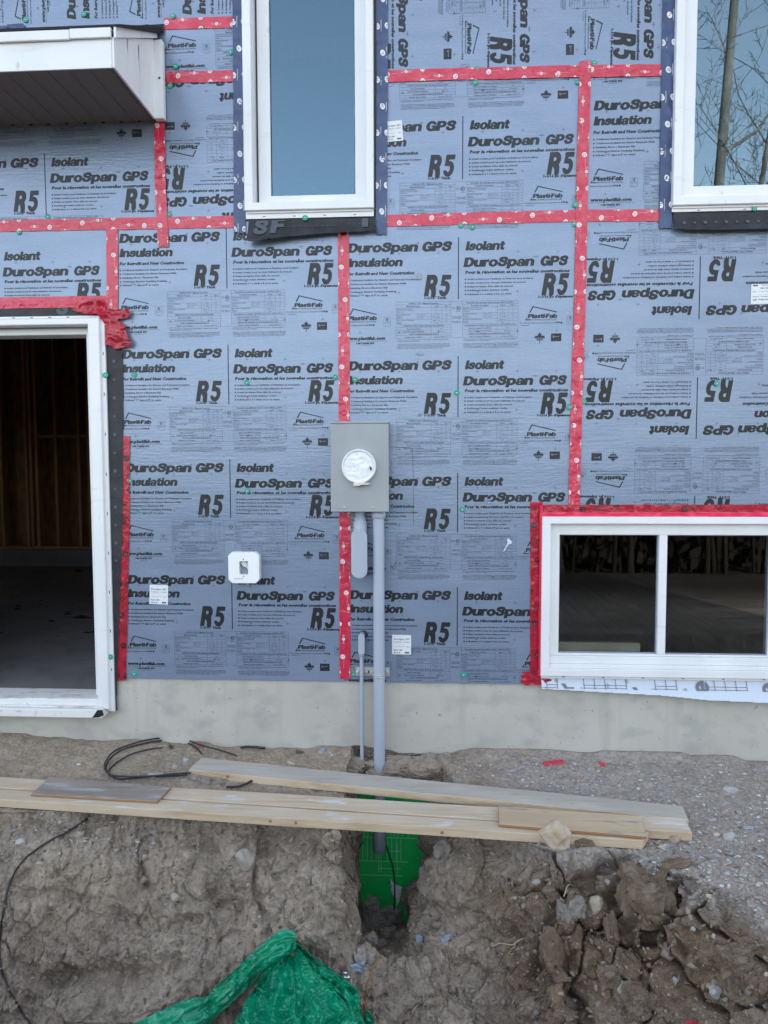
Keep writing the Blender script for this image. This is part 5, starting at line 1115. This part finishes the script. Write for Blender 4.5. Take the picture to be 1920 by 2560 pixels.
def pick_gravel(rr):
    u, v = rr.uniform(1000, 1935), rr.uniform(1885, 2330)
    lim = 1900+ (u-1000)*.01
    if v < lim or (u < 1560 and v > 2010 and rr.random() < .93): return None
    if u < 1300 and rr.random() < .7: return None
    p, n = hit(u, v); return (p, n) if p.z > -.11 and (p.z > -.06 or rr.random() < .35) else None
scatter('gravel', 15000, pick_gravel, .0018, .0105, ['stone_grey', 'stone_blue', 'stone_dusty', 'stone_pink', 'stone_white', 'stone_dusty', 'stone_grey'], 1, .7, 'fine crushed gravel on the ground right of the planks', 5)
def pick_soil(rr):
    u, v = rr.uniform(-10, 1930), rr.uniform(2030, 2570); p, n = hit(u, v); return (p, n) if p.z < .1 else None
scatter('soil_crumbs', 7000, pick_soil, .0016, .013, ['clod_dry', 'clod_brown', 'clod_grey', 'clod_dry', 'clod_dry', 'clod_grey'], 1, 1., 'loose crumbs of soil over the pit faces', 6)
def pick_left(rr):
    u, v = rr.uniform(-10, 1250), rr.uniform(1850, 2030)
    if v < 1850+u*.035: return None
    p, n = hit(u, v); return (p, n) if p.z > -.12 else None
scatter('grade_pebbles', 1500, pick_left, .0014, .010, ['stone_dusty', 'clod_grey', 'stone_dusty', 'stone_blue', 'stone_cream'], 1, .8, 'small pebbles and crumbs on the ground between wall and planks', 7)
def pick_slope(rr):
    u, v = rr.uniform(-10, 520), rr.uniform(2030, 2140); p, n = hit(u, v); return (p, n)
scatter('slope_pebbles', 420, pick_slope, .002, .012, ['stone_dusty', 'stone_grey', 'stone_dusty', 'stone_blue'], 1, .8, 'pebbles in the top of the left slope', 8)

# ------------------------------------------------------------------ planks and plywood
def plank(name, corners, th, mats, lab, cat, grp=None, ztop=0., split=None, ragged=0.):
    """board given by the photo's four top corners (back left, back right, front right, front left), lying level"""
    c4 = [G(u, v, ztop) for u, v in corners]
    nl, nw = 60, 6; V = []; bl, br, fr_, fl2 = c4
    for lay in (0, 1):
        for j in range(nw+1):
            for i in range(nl+1):
                s, t = i/nl, j/nw; p = (bl*(1-s)+br*s)*(1-t)+(fl2*(1-s)+fr_*s)*t
                V.append((p.x, p.y, p.z-th*lay))
    V = np.array(V); q = V*np.array([1.5, 6, 6]); V[:, 2] += .0018*vnoise(q, 9); V[:, 1] += .0012*vnoise(q*1.7+3, 8)
    ed = (np.arange((nw+1)*(nl+1)) // (nl+1))
    idx = np.arange((nw+1)*(nl+1)).reshape(nw+1, nl+1); k = (nw+1)*(nl+1)
    top = np.stack([idx[:-1, :-1], idx[1:, :-1], idx[1:, 1:], idx[:-1, 1:]], -1).reshape(-1, 4)
    fr = np.stack([idx[-1, :-1], idx[-1, :-1]+k, idx[-1, 1:]+k, idx[-1, 1:]], -1); bk = np.stack([idx[0, :-1], idx[0, 1:], idx[0, 1:]+k, idx[0, :-1]+k], -1)
    le = np.stack([idx[:-1, 0], idx[:-1, 0]+k, idx[1:, 0]+k, idx[1:, 0]], -1); re = np.stack([idx[:-1, -1], idx[1:, -1], idx[1:, -1]+k, idx[:-1, -1]+k], -1)
    F = np.concatenate([top, top[:, ::-1]+k, fr, bk, le, re])
    o = mesh_np(name, V, F, [MT[m] for m in mats], None, False)
    mi = np.zeros(len(F), np.int32); mi[2*len(top):] = 1; o.data.polygons.foreach_set('material_index', mi)
    b = o.modifiers.new('bevel', 'BEVEL'); b.width = .003; b.segments = 2; b.limit_method = 'ANGLE'; b.angle_limit = R(50)
    tag(o, lab, cat, grp); return o
PG = 'planks bridging the pit edge'
plank('plank', [(-120, 1934), (1712, 2046), (1731, 2082), (-120, 1960)], .038, ('woodpale', 'woodend'), 'rear of the two touching pale planks, its end sticking out at the right', 'plank', PG, 0.)
plank('plank', [(-120, 1965), (1622, 2079), (1606, 2103), (-120, 1991)], .038, ('woodpale', 'woodend'), 'front of the two touching pale planks, nearest the pit, with chalk stains', 'plank', PG, 0.001)
plank('plank', [(505, 1894), (1707, 2015), (1722, 2049), (471, 1924)], .038, ('woodgrey', 'woodend'), 'weathered grey plank lying closest to the foundation wall', 'plank', PG, .002)
plank('plywood_offcut', [(122, 1941), (428, 1966), (393, 2004), (77, 1986)], .011, ('plygrey', 'plyedge'), 'weathered grey plywood strip lying on the planks at the left', 'plywood', 'plywood offcuts on the planks', .013)
plank('plywood_offcut', [(1246, 2013), (1602, 2039), (1617, 2092), (1248, 2061)], .013, ('plytan', 'plyedge'), 'tan plywood strip with grey smears lying on the planks at the right', 'plywood', 'plywood offcuts on the planks', .017)
# knots on the edges that face the viewer
for L, pl, z in ((((93, 2008), (348, 2023), (402, 2027), (676, 2052), (740, 2056), (851, 2061), (1105, 2081), (1440, 2098)), 'plank.001', -.017), (((569, 1941), (901, 1963), (943, 1974), (1462, 2003)), 'plank.002', -.012)):
    for u, v in L:
        p = G(u, v, z); mb = MB(); mb.lathe((p.x, p.y-.002, p.z), (.12, -1, 0), [(0, .0075), (.0012, .0065), (.0012, 0)], 12); mb.build('knot', MT['plyedge'], bpy.data.objects[pl])
# ------------------------------------------------------------------ green membrane on the foundation, with its print
m_ = crumple('drainage_membrane', [(-.56, -.035), (-.50, -.070), (-.45, -.085), (-.38, -.075), (-.33, -.10), (-.20, -.095), (-.10, -.13), (.02, -.15), (.16, -.20), (.16, -1.25), (-.56, -1.25)], -.004, 'membrane', .0012, 6, 51, None, .012)
tag(m_, 'green printed drainage membrane on the foundation at the end of the dug slot', 'membrane')
Tm = []
for z0, z1, xs in ((-.47, -.275, (-.405, -.375, -.352, -.33, -.31, -.285, -.225, -.205, -.185, -.165, -.14, -.11)), (-.61, -.475, (-.385, -.36, -.335, -.31, -.285, -.225, -.20, -.175, -.15)), (-.69, -.50, (-.385, -.17)), (-.40, -.3, (-.09, -.06, -.03))):
    for x in xs: Tm.append(rect(x-.0014, x+.0014, z0, z1))
for z, a, b in ((-.475, -.395, -.06), (-.61, -.39, -.11), (-.69, -.385, -.14), (-.275, -.42, .02), (-.65, -.27, -.15), (-.55, -.27, -.15)): Tm.append(rect(a, b, z-.0019, z+.0019))
for x, z, s in ((-.268, -.48, 'DRAINAGE MEMBRANE'), (-.255, -.48, 'FOUNDATION WALL'), (-.40, -.32, 'INSTALLATION'), (-.215, -.76, 'FOUNDATION')):
    t_ = light(s, 0, None, 0, .008, 0, .02); Tm.append(np.stack([x-t_[..., 1], z-.19+t_[..., 0]], -1))
for x, z in ((-.12, -.44), (-.095, -.435), (-.02, -.455)): Tm.append(disc(x, z, .006))
flat('membrane_print', np.concatenate(Tm), -.0095, MT['palegreen'], m_)
o = crumple('torn_label', [(-.21, -.70), (-.18, -.735), (-.145, -.745), (-.15, -.80), (-.175, -.87), (-.18, -.81), (-.20, -.79)], -.012, 'paper', .004, 40, 52, None, .004); tag(o, 'torn white label on the green membrane above the clods', 'label')
o = crumple('membrane_scrap', wpts([(858, 1925), (880, 1921), (905, 1923), (930, 1929), (920, 1934), (880, 1931), (866, 1930)], -.02), -.02, 'wrap', .006, 40, 53, None, .004); tag(o, 'torn white scrap at the foot of the thin conduit', 'scrap')
mb = MB(); pts = [W(u, v, y) for u, v, y in ((962, 2105, -.05), (972, 2135, -.045), (982, 2165, -.035), (986, 2200, -.03), (987, 2235, -.03), (985, 2275, -.05))]
mb.tube(pts, .0035, 8); o = mb.build('ground_wire', MT['cable']); tag(o, 'thin dark wire hanging from the thick conduit over the green membrane', 'wire')

for i, (x, z, a, b, lab) in enumerate(((-.46, -.075, .12, .06, 'soil ledge at the wall foot left of the thin conduit'), (-.20, -.085, .16, .065, 'soil ledge at the wall foot behind the thick conduit'), (.03, -.075, .16, .075, 'soil ledge at the wall foot right of the thick conduit'))):
    V_, F_ = ico(6); V_ = np.sign(V_)*np.abs(V_)**.85; r = 1+.25*fbm(V_*1.9+i*4, 5, 70+i)+.10*(cells(V_*4, 80+i)[2]-.5)+.09*fbm(V_*9, 4, 80+i)
    o = mesh_np('soil_ledge', V_*r[:, None]*np.array([a, .062, b]), F_, MT['ledge'], None, True); o.location = (x, -.035, z); tag(o, lab, 'clod', 'soil ledges along the wall foot')
# ------------------------------------------------------------------ cables
def spline(pts, n=10):
    pts = [Vector(p) for p in pts]; out = []
    for i in range(len(pts)-1):
        a, b, c, d = pts[max(i-1, 0)], pts[i], pts[i+1], pts[min(i+2, len(pts)-1)]
        for k in range(n):
            t = k/n; out.append(.5*((2*b)+(c-a)*t+(2*a-5*b+4*c-d)*t*t+(3*b-a-3*c+d)*t**3))
    return out+[pts[-1]]
def lie(L, lift):
    q = spline([(u, v, 0) for u, v in L], 8); H_ = []
    for p in q:
        h, n = hit(p.x, p.y); H_.append(h+n*lift+Vector((0, 0, lift*.5)))
    for _ in range(3): H_ = [H_[0]]+[(H_[i-1]+H_[i]*2+H_[i+1])/4 for i in range(1, len(H_)-1)]+[H_[-1]]
    return H_
kk = 640/1659
def kz(L): return [(a*kk, 1700+b*kk) for a, b in L]
mb = MB()
mb.tube((lie(kz([(1540, 520), (1430, 485), (1290, 440), (1150, 398), (1000, 408), (850, 440), (740, 490), (690, 550), (685, 600), (720, 645), (850, 655), (1000, 650), (1240, 628)]), .016)), .0046, 10)
mb.tube((lie(kz([(1310, 490), (1260, 440), (1160, 400), (1040, 404), (920, 425), (800, 460), (720, 515), (688, 575), (700, 620), (780, 655), (940, 640), (1100, 635), (1215, 628)]), .007)), .0044, 10)
mb.tube((lie(kz([(1055, 450), (960, 462), (850, 495), (760, 545), (705, 600)]), .008)), .0042, 10)
o = mb.build('cable_coil', MT['cable']); tag(o, 'loose loop of black cable on the soil by the foundation wall', 'cable')
mb = MB(); mb.tube((lie(kz([(1560, 458), (1600, 452), (1660, 456), (1715, 462)]), .012)), .007, 8); o = mb.build('cable_end', MT['cable']); tag(o, 'short black cable end at the wall foot above the grey plank', 'cable')
mb = MB(); mb.tube((lie(kz([(1650, 660), (1600, 690), (1540, 708), (1470, 712)]), .010)), .006, 8); o = mb.build('cable_end', MT['cable']); tag(o, 'short black cable end showing between the two long planks', 'cable')
mb = MB(); mb.tube((lie([(215, 2050), (190, 2065), (150, 2090), (100, 2120), (60, 2152), (28, 2200), (10, 2260), (2, 2330), (0, 2400), (12, 2450), (30, 2490), (60, 2540), (80, 2575)], .006)), .0044, 10); o = mb.build('cable', MT['cable']); tag(o, 'dark cable curving down the left pit face', 'cable')
mb = MB(); mb.tube((lie([(968, 2360), (950, 2390), (925, 2440), (916, 2480), (915, 2520), (922, 2560)], .008)), .0035, 8); o = mb.build('wire', MT['plyedge']); tag(o, 'thin brown wire coming out of the slot beside the green sheet', 'wire')

# ------------------------------------------------------------------ scraps, roots and weeds
def scrap(name, outline, m, lab, cat, amp=.008, lift=.006, seed=1, grp=None, scale=45):
    us = [p[0] for p in outline]; vs = [p[1] for p in outline]; cu, cv = sum(us)/len(us), sum(vs)/len(vs)
    p, n = hit(cu, cv); k = PXM(p)
    o = crumple(name, [((u-cu)*k, -(v-cv)*k) for u, v in outline], 0, m, amp, scale, seed, None, .0035)
    v = np.empty(len(o.data.vertices)*3, np.float32); o.data.vertices.foreach_get('co', v); v = v.reshape(-1, 3)
    e1 = Vector(_r); e3 = (Vector(_u)*.75+Vector(n)*.0).normalized(); out = (n*.6-Vector(_f)*.4).normalized()
    V = v[:, :1]*np.array(e1)+v[:, 2:3]*np.array(_u)+(-v[:, 1:2])*np.array(out)
    o.data.vertices.foreach_set('co', V.astype(np.float32).ravel()); o.location = p+out*lift; o.data.update(); return tag(o, lab, cat, grp)
scrap('tape_scrap', n2p([(355, 250), (400, 245), (440, 240), (482, 238), (490, 262), (450, 268), (420, 272), (368, 280), (362, 268)]), 'redscrap', 'larger red tape scrap on the ground under the low window', 'scrap', .006, .010, 3, 'red tape scraps on the ground')
scrap('tape_scrap', n2p([(672, 250), (690, 248), (722, 266), (720, 280), (700, 282), (685, 272)]), 'redscrap', 'smaller red tape scrap on the ground right of the larger one', 'scrap', .006, .010, 4, 'red tape scraps on the ground')
scrap('tape_scrap', n2p([(1188, 1745), (1195, 1718), (1225, 1712), (1260, 1720), (1300, 1735), (1315, 1752), (1250, 1775)]), 'redscrap', 'red tape scrap at the very bottom below the right bank', 'scrap', .006, .010, 5, 'red tape scraps on the ground')
scrap('brick_chip', kz([(1278, 425), (1300, 416), (1325, 430), (1322, 444), (1290, 440)]), 'redscrap', 'small orange red chip at the wall foot beside the cable loop', 'scrap', .004, .008, 6)
zo = lambda L: [(300+a*.4581, 2160+b*.4581) for a, b in L]
zm = lambda L: [(600+a*.36166, 1800+b*.36166) for a, b in L]
scrap('plastic_scrap', zo([(1265, 550), (1300, 535), (1350, 525), (1356, 572), (1330, 590), (1290, 598), (1268, 605)]), 'bluegrey', 'blue grey plastic scrap on the slot floor beside the foil', 'scrap', .010, .014, 7)
scrap('foil_scrap', zo([(1215, 612), (1230, 590), (1262, 585), (1268, 615), (1248, 640), (1230, 640)]), 'foilscrap', 'small shiny foil scrap beside the blue grey plastic', 'scrap', .010, .014, 8)
scrap('slate_chip', zm([(1205, 1510), (1225, 1495), (1262, 1500), (1262, 1545), (1235, 1578), (1208, 1560)]), 'bluegrey', 'bluish chip bedded in the spoil right of the slot', 'scrap', .006, .008, 9)
scrap('slate_chip', zm([(1390, 1520), (1425, 1490), (1465, 1480), (1455, 1520), (1410, 1550)]), 'bluegrey', 'second bluish chip higher in the spoil right of the slot', 'scrap', .006, .006, 10)
scrap('plastic_scrap', zm([(535, 230), (560, 205), (590, 195), (588, 225), (560, 245)]), 'bluegrey', 'small blue grey scrap at the wall foot left of the conduits', 'scrap', .006, .008, 11)
scrap('wood_chip', zm([(318, 292), (345, 295), (382, 315), (375, 322), (335, 308)]), 'woodpale', 'pale wood splinter on the soil behind the grey plank', 'scrap', .003, .012, 12)
scrap('slate_chip', zm([(985, 1370), (1030, 1385), (1065, 1400), (1060, 1430), (1020, 1440), (1000, 1410)]), 'bluegrey', 'bluish shard between the clods in the slot', 'scrap', .006, .010, 14)
scrap('washer_disc', kz([(497, 550), (510, 542), (528, 545), (522, 556), (505, 558)]), 'paper', 'tiny white disc lying on the soil below the doorway', 'scrap', .002, .004, 13)
for L_, r0, lab in (([(70, 1308), (120, 1300), (200, 1298), (250, 1262)], .0024, 'longest thin pale root sticking out of the brown bank'), ([(215, 1296), (190, 1310), (162, 1340), (175, 1355), (190, 1345)], .0018, 'short curled root hanging from the longest one'), ([(525, 955), (512, 985), (500, 1030)], .0024, 'short pale root above the long crack')):
    mb = MB(); mb.tube(lie(n2p(L_), .012), r0, 6); tag(mb.build('root', MT['straw']), lab, 'root', 'roots in the bank')
def weed(u, v, n, h, lab, seed, m='leaf'):
    rr = random.Random(seed); p, _n = hit(u, v); mb = MB()
    for i in range(n):
        a = rr.uniform(0, 6.28); l = h*rr.uniform(.5, 1.1); b = p+Vector((rr.uniform(-.02, .02), rr.uniform(-.015, .015), -.004)); tip = b+Vector((math.cos(a)*l*.6, math.sin(a)*l*.35, l)); mid = (b+tip)/2+Vector((0, 0, l*.15))
        mb.tube(spline([b, mid, tip], 4), .0011, 5)
        for k in range(5):
            q = b.lerp(tip, .35+.15*k); s = rr.uniform(.005, .012); e = Vector((rr.uniform(-1, 1), rr.uniform(-.6, .2), rr.uniform(.1, .9))).normalized()*s; wv = e.cross(Vector((0, 1, .3))).normalized()*s*.4
            mb.add([q, q+e*.5+wv, q+e, q+e*.5-wv], [(0, 1, 2, 3)])
    o = mb.build('weed', MT[m]); tag(o, lab, 'weed', 'small weeds at the wall foot'); return o
weed(1116, 1884, 12, .075, 'leafy weed growing at the wall foot right of the conduits', 1)
weed(1322, 1897, 5, .05, 'thin dry weed at the wall foot left of the larger red scrap', 2, 'straw')
weed(425, 1872, 9, .03, 'low green weed under the cable loop by the wall', 3)
weed(750, 1884, 8, .022, 'low green weed behind the grey plank left of the conduits', 4)
mb = MB(); rr = random.Random(5)
for i in range(170):
    u = rr.uniform(0, 1900); v = 1862+u*.024+rr.uniform(-6, 60); p, n = hit(u, v); a = rr.uniform(0, 6.28); l = rr.uniform(.008, .045)
    dv = Vector((math.cos(a), math.sin(a)*.6, rr.uniform(0, .5)))*l; mb.tube([p+Vector((0, 0, .002)), p+dv*.5+Vector((0, 0, .005)), p+dv], .0008, 4, caps=False)
o = mb.build('dry_straw', MT['straw']); tag(o, 'bits of dry straw and rootlets along the wall foot', None, None, 'stuff')

# ------------------------------------------------------------------ green plastic sheet in the pit
def tarp():
    Y0 = -1.03
    pk = hit(722, 2352)[0]+Vector((0, -.02, .03))
    na, nr = 260, 150
    # outline of the heap as the photo shows it, from the left arm round to the right, at growing distance from the face
    OUT = [(672, 2420, -1.05), (648, 2488, -1.15), (585, 2550, -1.24), (540, 2640, -1.34), (620, 2760, -1.44), (760, 2780, -1.47), (860, 2720, -1.45), (915, 2600, -1.34), (903, 2530, -1.22), (893, 2470, -1.13), (850, 2466, -1.09), (808, 2415, -1.04), (766, 2372, -1.0)]
    rimp = [W(u, v, y) for u, v, y in OUT]; rs = spline(rimp, 26); S = np.linspace(0, len(rs)-1, na)
    rim_ = np.array([np.array(rs[int(s)].lerp(rs[min(int(s)+1, len(rs)-1)], s-int(s))) for s in S])
    t = np.linspace(0, 1, nr)[:, None, None]
    base = np.array(pk)*(1-t)+rim_[None]*t
    A = np.linspace(0, 1, na)[None, :].repeat(nr, 0); T = t[:, :, 0].repeat(na, 1)
    # heap bulges toward the viewer, pleats run from the gathered top
    bul = np.sin(np.clip(T, 0, 1)*math.pi*.85)
    V = base.reshape(-1, 3); a, tt = A.ravel(), T.ravel()
    q = np.stack([a*13+.5*vnoise(np.stack([a*7, tt*2.5, a*0], 1), 5), tt*2.6, a*0+2], 1)
    q2 = np.stack([V[:, 0]*15, V[:, 1]*15, V[:, 2]*15], 1)
    wrp = np.stack([vnoise(q2*.5, 7), vnoise(q2*.5, 8), vnoise(q2*.5, 9)], 1)
    amp = np.clip(tt*2.2, .12, 1)
    qa = np.stack([a*6.5+.25*vnoise(np.stack([a*5, tt*2, a*0], 1), 15), tt*1.1, a*0], 1)
    f1, f2, fid = cells(np.stack([a*9+wrp[:, 0]*.5, tt*4.2+wrp[:, 1]*.5, a*0+.5], 1), 41)
    g1, g2, gid = cells(q2*.95+wrp*.7, 43); k1, k2, kid = cells(q2*1.9+wrp*1.1, 44)
    dis = .05*bul.ravel()+amp*(.075*ridged(qa, 1, 11)+.030*ridged(q, 2, 13)+.060*(f2-f1)+.034*(g2-g1)+.016*(k2-k1)+.016*ridged(q2*1.6+wrp*2, 2, 14, .5)+.007*ridged(q2*4+wrp*3, 2, 16, .5))-.05
    nrm = np.array((Vector((0, -1, .75))).normalized())
    V = V+nrm*(dis-.035)[:, None]
    idx = np.arange(na*nr).reshape(nr, na); F = np.stack([idx[:-1, :-1], idx[:-1, 1:], idx[1:, 1:], idx[1:, :-1]], -1).reshape(-1, 4)
    # the twisted arm that trails to the left
    arm = spline([hit(u, v)[0]+Vector((0, -.035, .03)) for u, v in ((745, 2356), (715, 2362), (670, 2392), (625, 2436), (575, 2482), (535, 2518), (490, 2548), (440, 2585), (380, 2630), (300, 2690))], 16)
    wd = np.interp(np.linspace(0, 1, len(arm)), [0, .1, .3, .55, .7, 1], [.030, .050, .042, .042, .085, .13]); AV = []; m = 22
    for i, p in enumerate(arm):
        d_ = (arm[min(i+1, len(arm)-1)]-arm[max(i-1, 0)]).normalized(); side = d_.cross(Vector((0, -1, .5))).normalized(); o_ = side.cross(d_).normalized()
        for k in range(m):
            s = k/(m-1)-.5; AV.append(p+side*s*2*wd[i]+o_*(wd[i]*.45*math.cos(s*math.pi)))
    AV = np.array([tuple(p) for p in AV]); qq = AV*np.array([20, 20, 20]); 
    si = np.tile(np.linspace(0, 1, m), len(arm)); li = np.repeat(np.arange(len(arm)), m)
    fold = .014*ridged(np.stack([si*5+li*.01, li*.035, si*0], 1), 3, 31)+.014*ridged(qq*.9, 3, 33)
    AV = AV+np.array((0, -.8, .6))*fold[:, None]
    ia = np.arange(len(arm)*m).reshape(len(arm), m)+len(V); FA = np.stack([ia[:-1, :-1], ia[1:, :-1], ia[1:, 1:], ia[:-1, 1:]], -1).reshape(-1, 4)
    o = mesh_np('plastic_sheet', np.concatenate([V, AV]), np.concatenate([F, FA]), MT['tarp'], None, True)
    return tag(o, 'crumpled green plastic sheet heaped at the bottom of the pit', 'plastic sheet')
tarp()
scrap('plastic_scrap', zo([(1318, 800), (1330, 785), (1352, 800), (1380, 860), (1378, 885), (1330, 885)]), 'tarp', 'small loose piece of green plastic beside the green heap', 'scrap', .008, .01, 15)

# ------------------------------------------------------------------ what the windows mirror: bare trees and a dark wood across the yard
def bare_tree(name, x, y, h, r, lab, seed, lean=0.):
    rr = random.Random(seed); t = thing(name, lab, 'tree', (x, y, -.5), 'bare trees across the yard'); tr, br = MB(), MB()
    def limb(p, d, l, rad, lev):
        n = 7 if lev < 2 else 4; pts = [p.copy()]; q = p.copy(); dd = d.copy()
        for i in range(n):
            dd = (dd+Vector((rr.gauss(0, .10), rr.gauss(0, .10), .05 if lev else 0)) *(1 if lev else .35)).normalized(); q = q+dd*l/n; pts.append(q.copy())
        rad_ = [rad*(1-.62*i/n) for i in range(n+1)]
        (tr if lev == 0 else br).tube(pts, rad_, 8 if lev < 2 else 4, caps=lev < 1)
        if lev >= 4 or rad < .0079: return
        k = (14, 7, 4, 3)[lev]
        for i in range(k):
            s = rr.uniform(.22 if lev else .20, 1.0); j = min(int(s*n), n-1); b = pts[j].lerp(pts[j+1], s*n-j)
            ax = (pts[j+1]-pts[j]).normalized(); o = ax.orthogonal().normalized(); o.rotate(Matrix.Rotation(rr.uniform(0, 6.28), 3, ax))
            nd = (ax*rr.uniform(.45, .9)+o*rr.uniform(.6, 1.0)).normalized()
            limb(b, nd, l*rr.uniform(.26, .48)*(1.05-.35*s if lev == 0 else 1), max(rad_[j]*rr.uniform(.20, .36), .008), lev+1)
    limb(Vector((x, y, -.5)), Vector((lean, 0, 1)).normalized(), h, r, 0)
    tr.build('trunk', MT['bark'], t); br.build('crown', MT['bark'], t); return t
bare_tree('bare_tree', 6.6, -14.0, 17, .165, 'tallest bare tree across the yard, mirrored in the fixed window', 3)
bare_tree('bare_tree', 7.5, -16.5, 16, .10, 'slimmer bare tree just behind the tallest one across the yard', 8, .02)
bare_tree('bare_tree', 9.3, -15.5, 15, .10, 'bare tree farther right across the yard', 12)
mb = MB(); rr = random.Random(4)
for i in range(700):
    x, y = rr.uniform(-14, 20), rr.uniform(-13.5, -8.0); h = rr.uniform(.9, 2.0)
    mb.tube([(x, y, -.6), (x+rr.gauss(0, .1), y, h*.5), (x+rr.gauss(0, .3), y, h)], [rr.uniform(.02, .09), .03, .008], 5, caps=False)
for i in range(15000):
    x, y, z = rr.uniform(-14, 20), rr.uniform(-13.5, -9), rr.uniform(-.5, 1.7)*rr.uniform(.3, 1); s = rr.uniform(.06, .32); a = rr.uniform(0, 6.28)
    d_ = Vector((math.cos(a)*s, math.sin(a)*s*.4, rr.uniform(-.3, .6)*s)); e = Vector((rr.uniform(-.3, .3)*s, .1*s, s*.8)); p = Vector((x, y, z)); mb.add([p, p+d_, p+d_+e, p+e], [(0, 1, 2, 3)])
o = mb.build('woodland', MT['forest']); tag(o, 'dark tangle of bare brush and trunks across the yard', None, None, 'stuff')
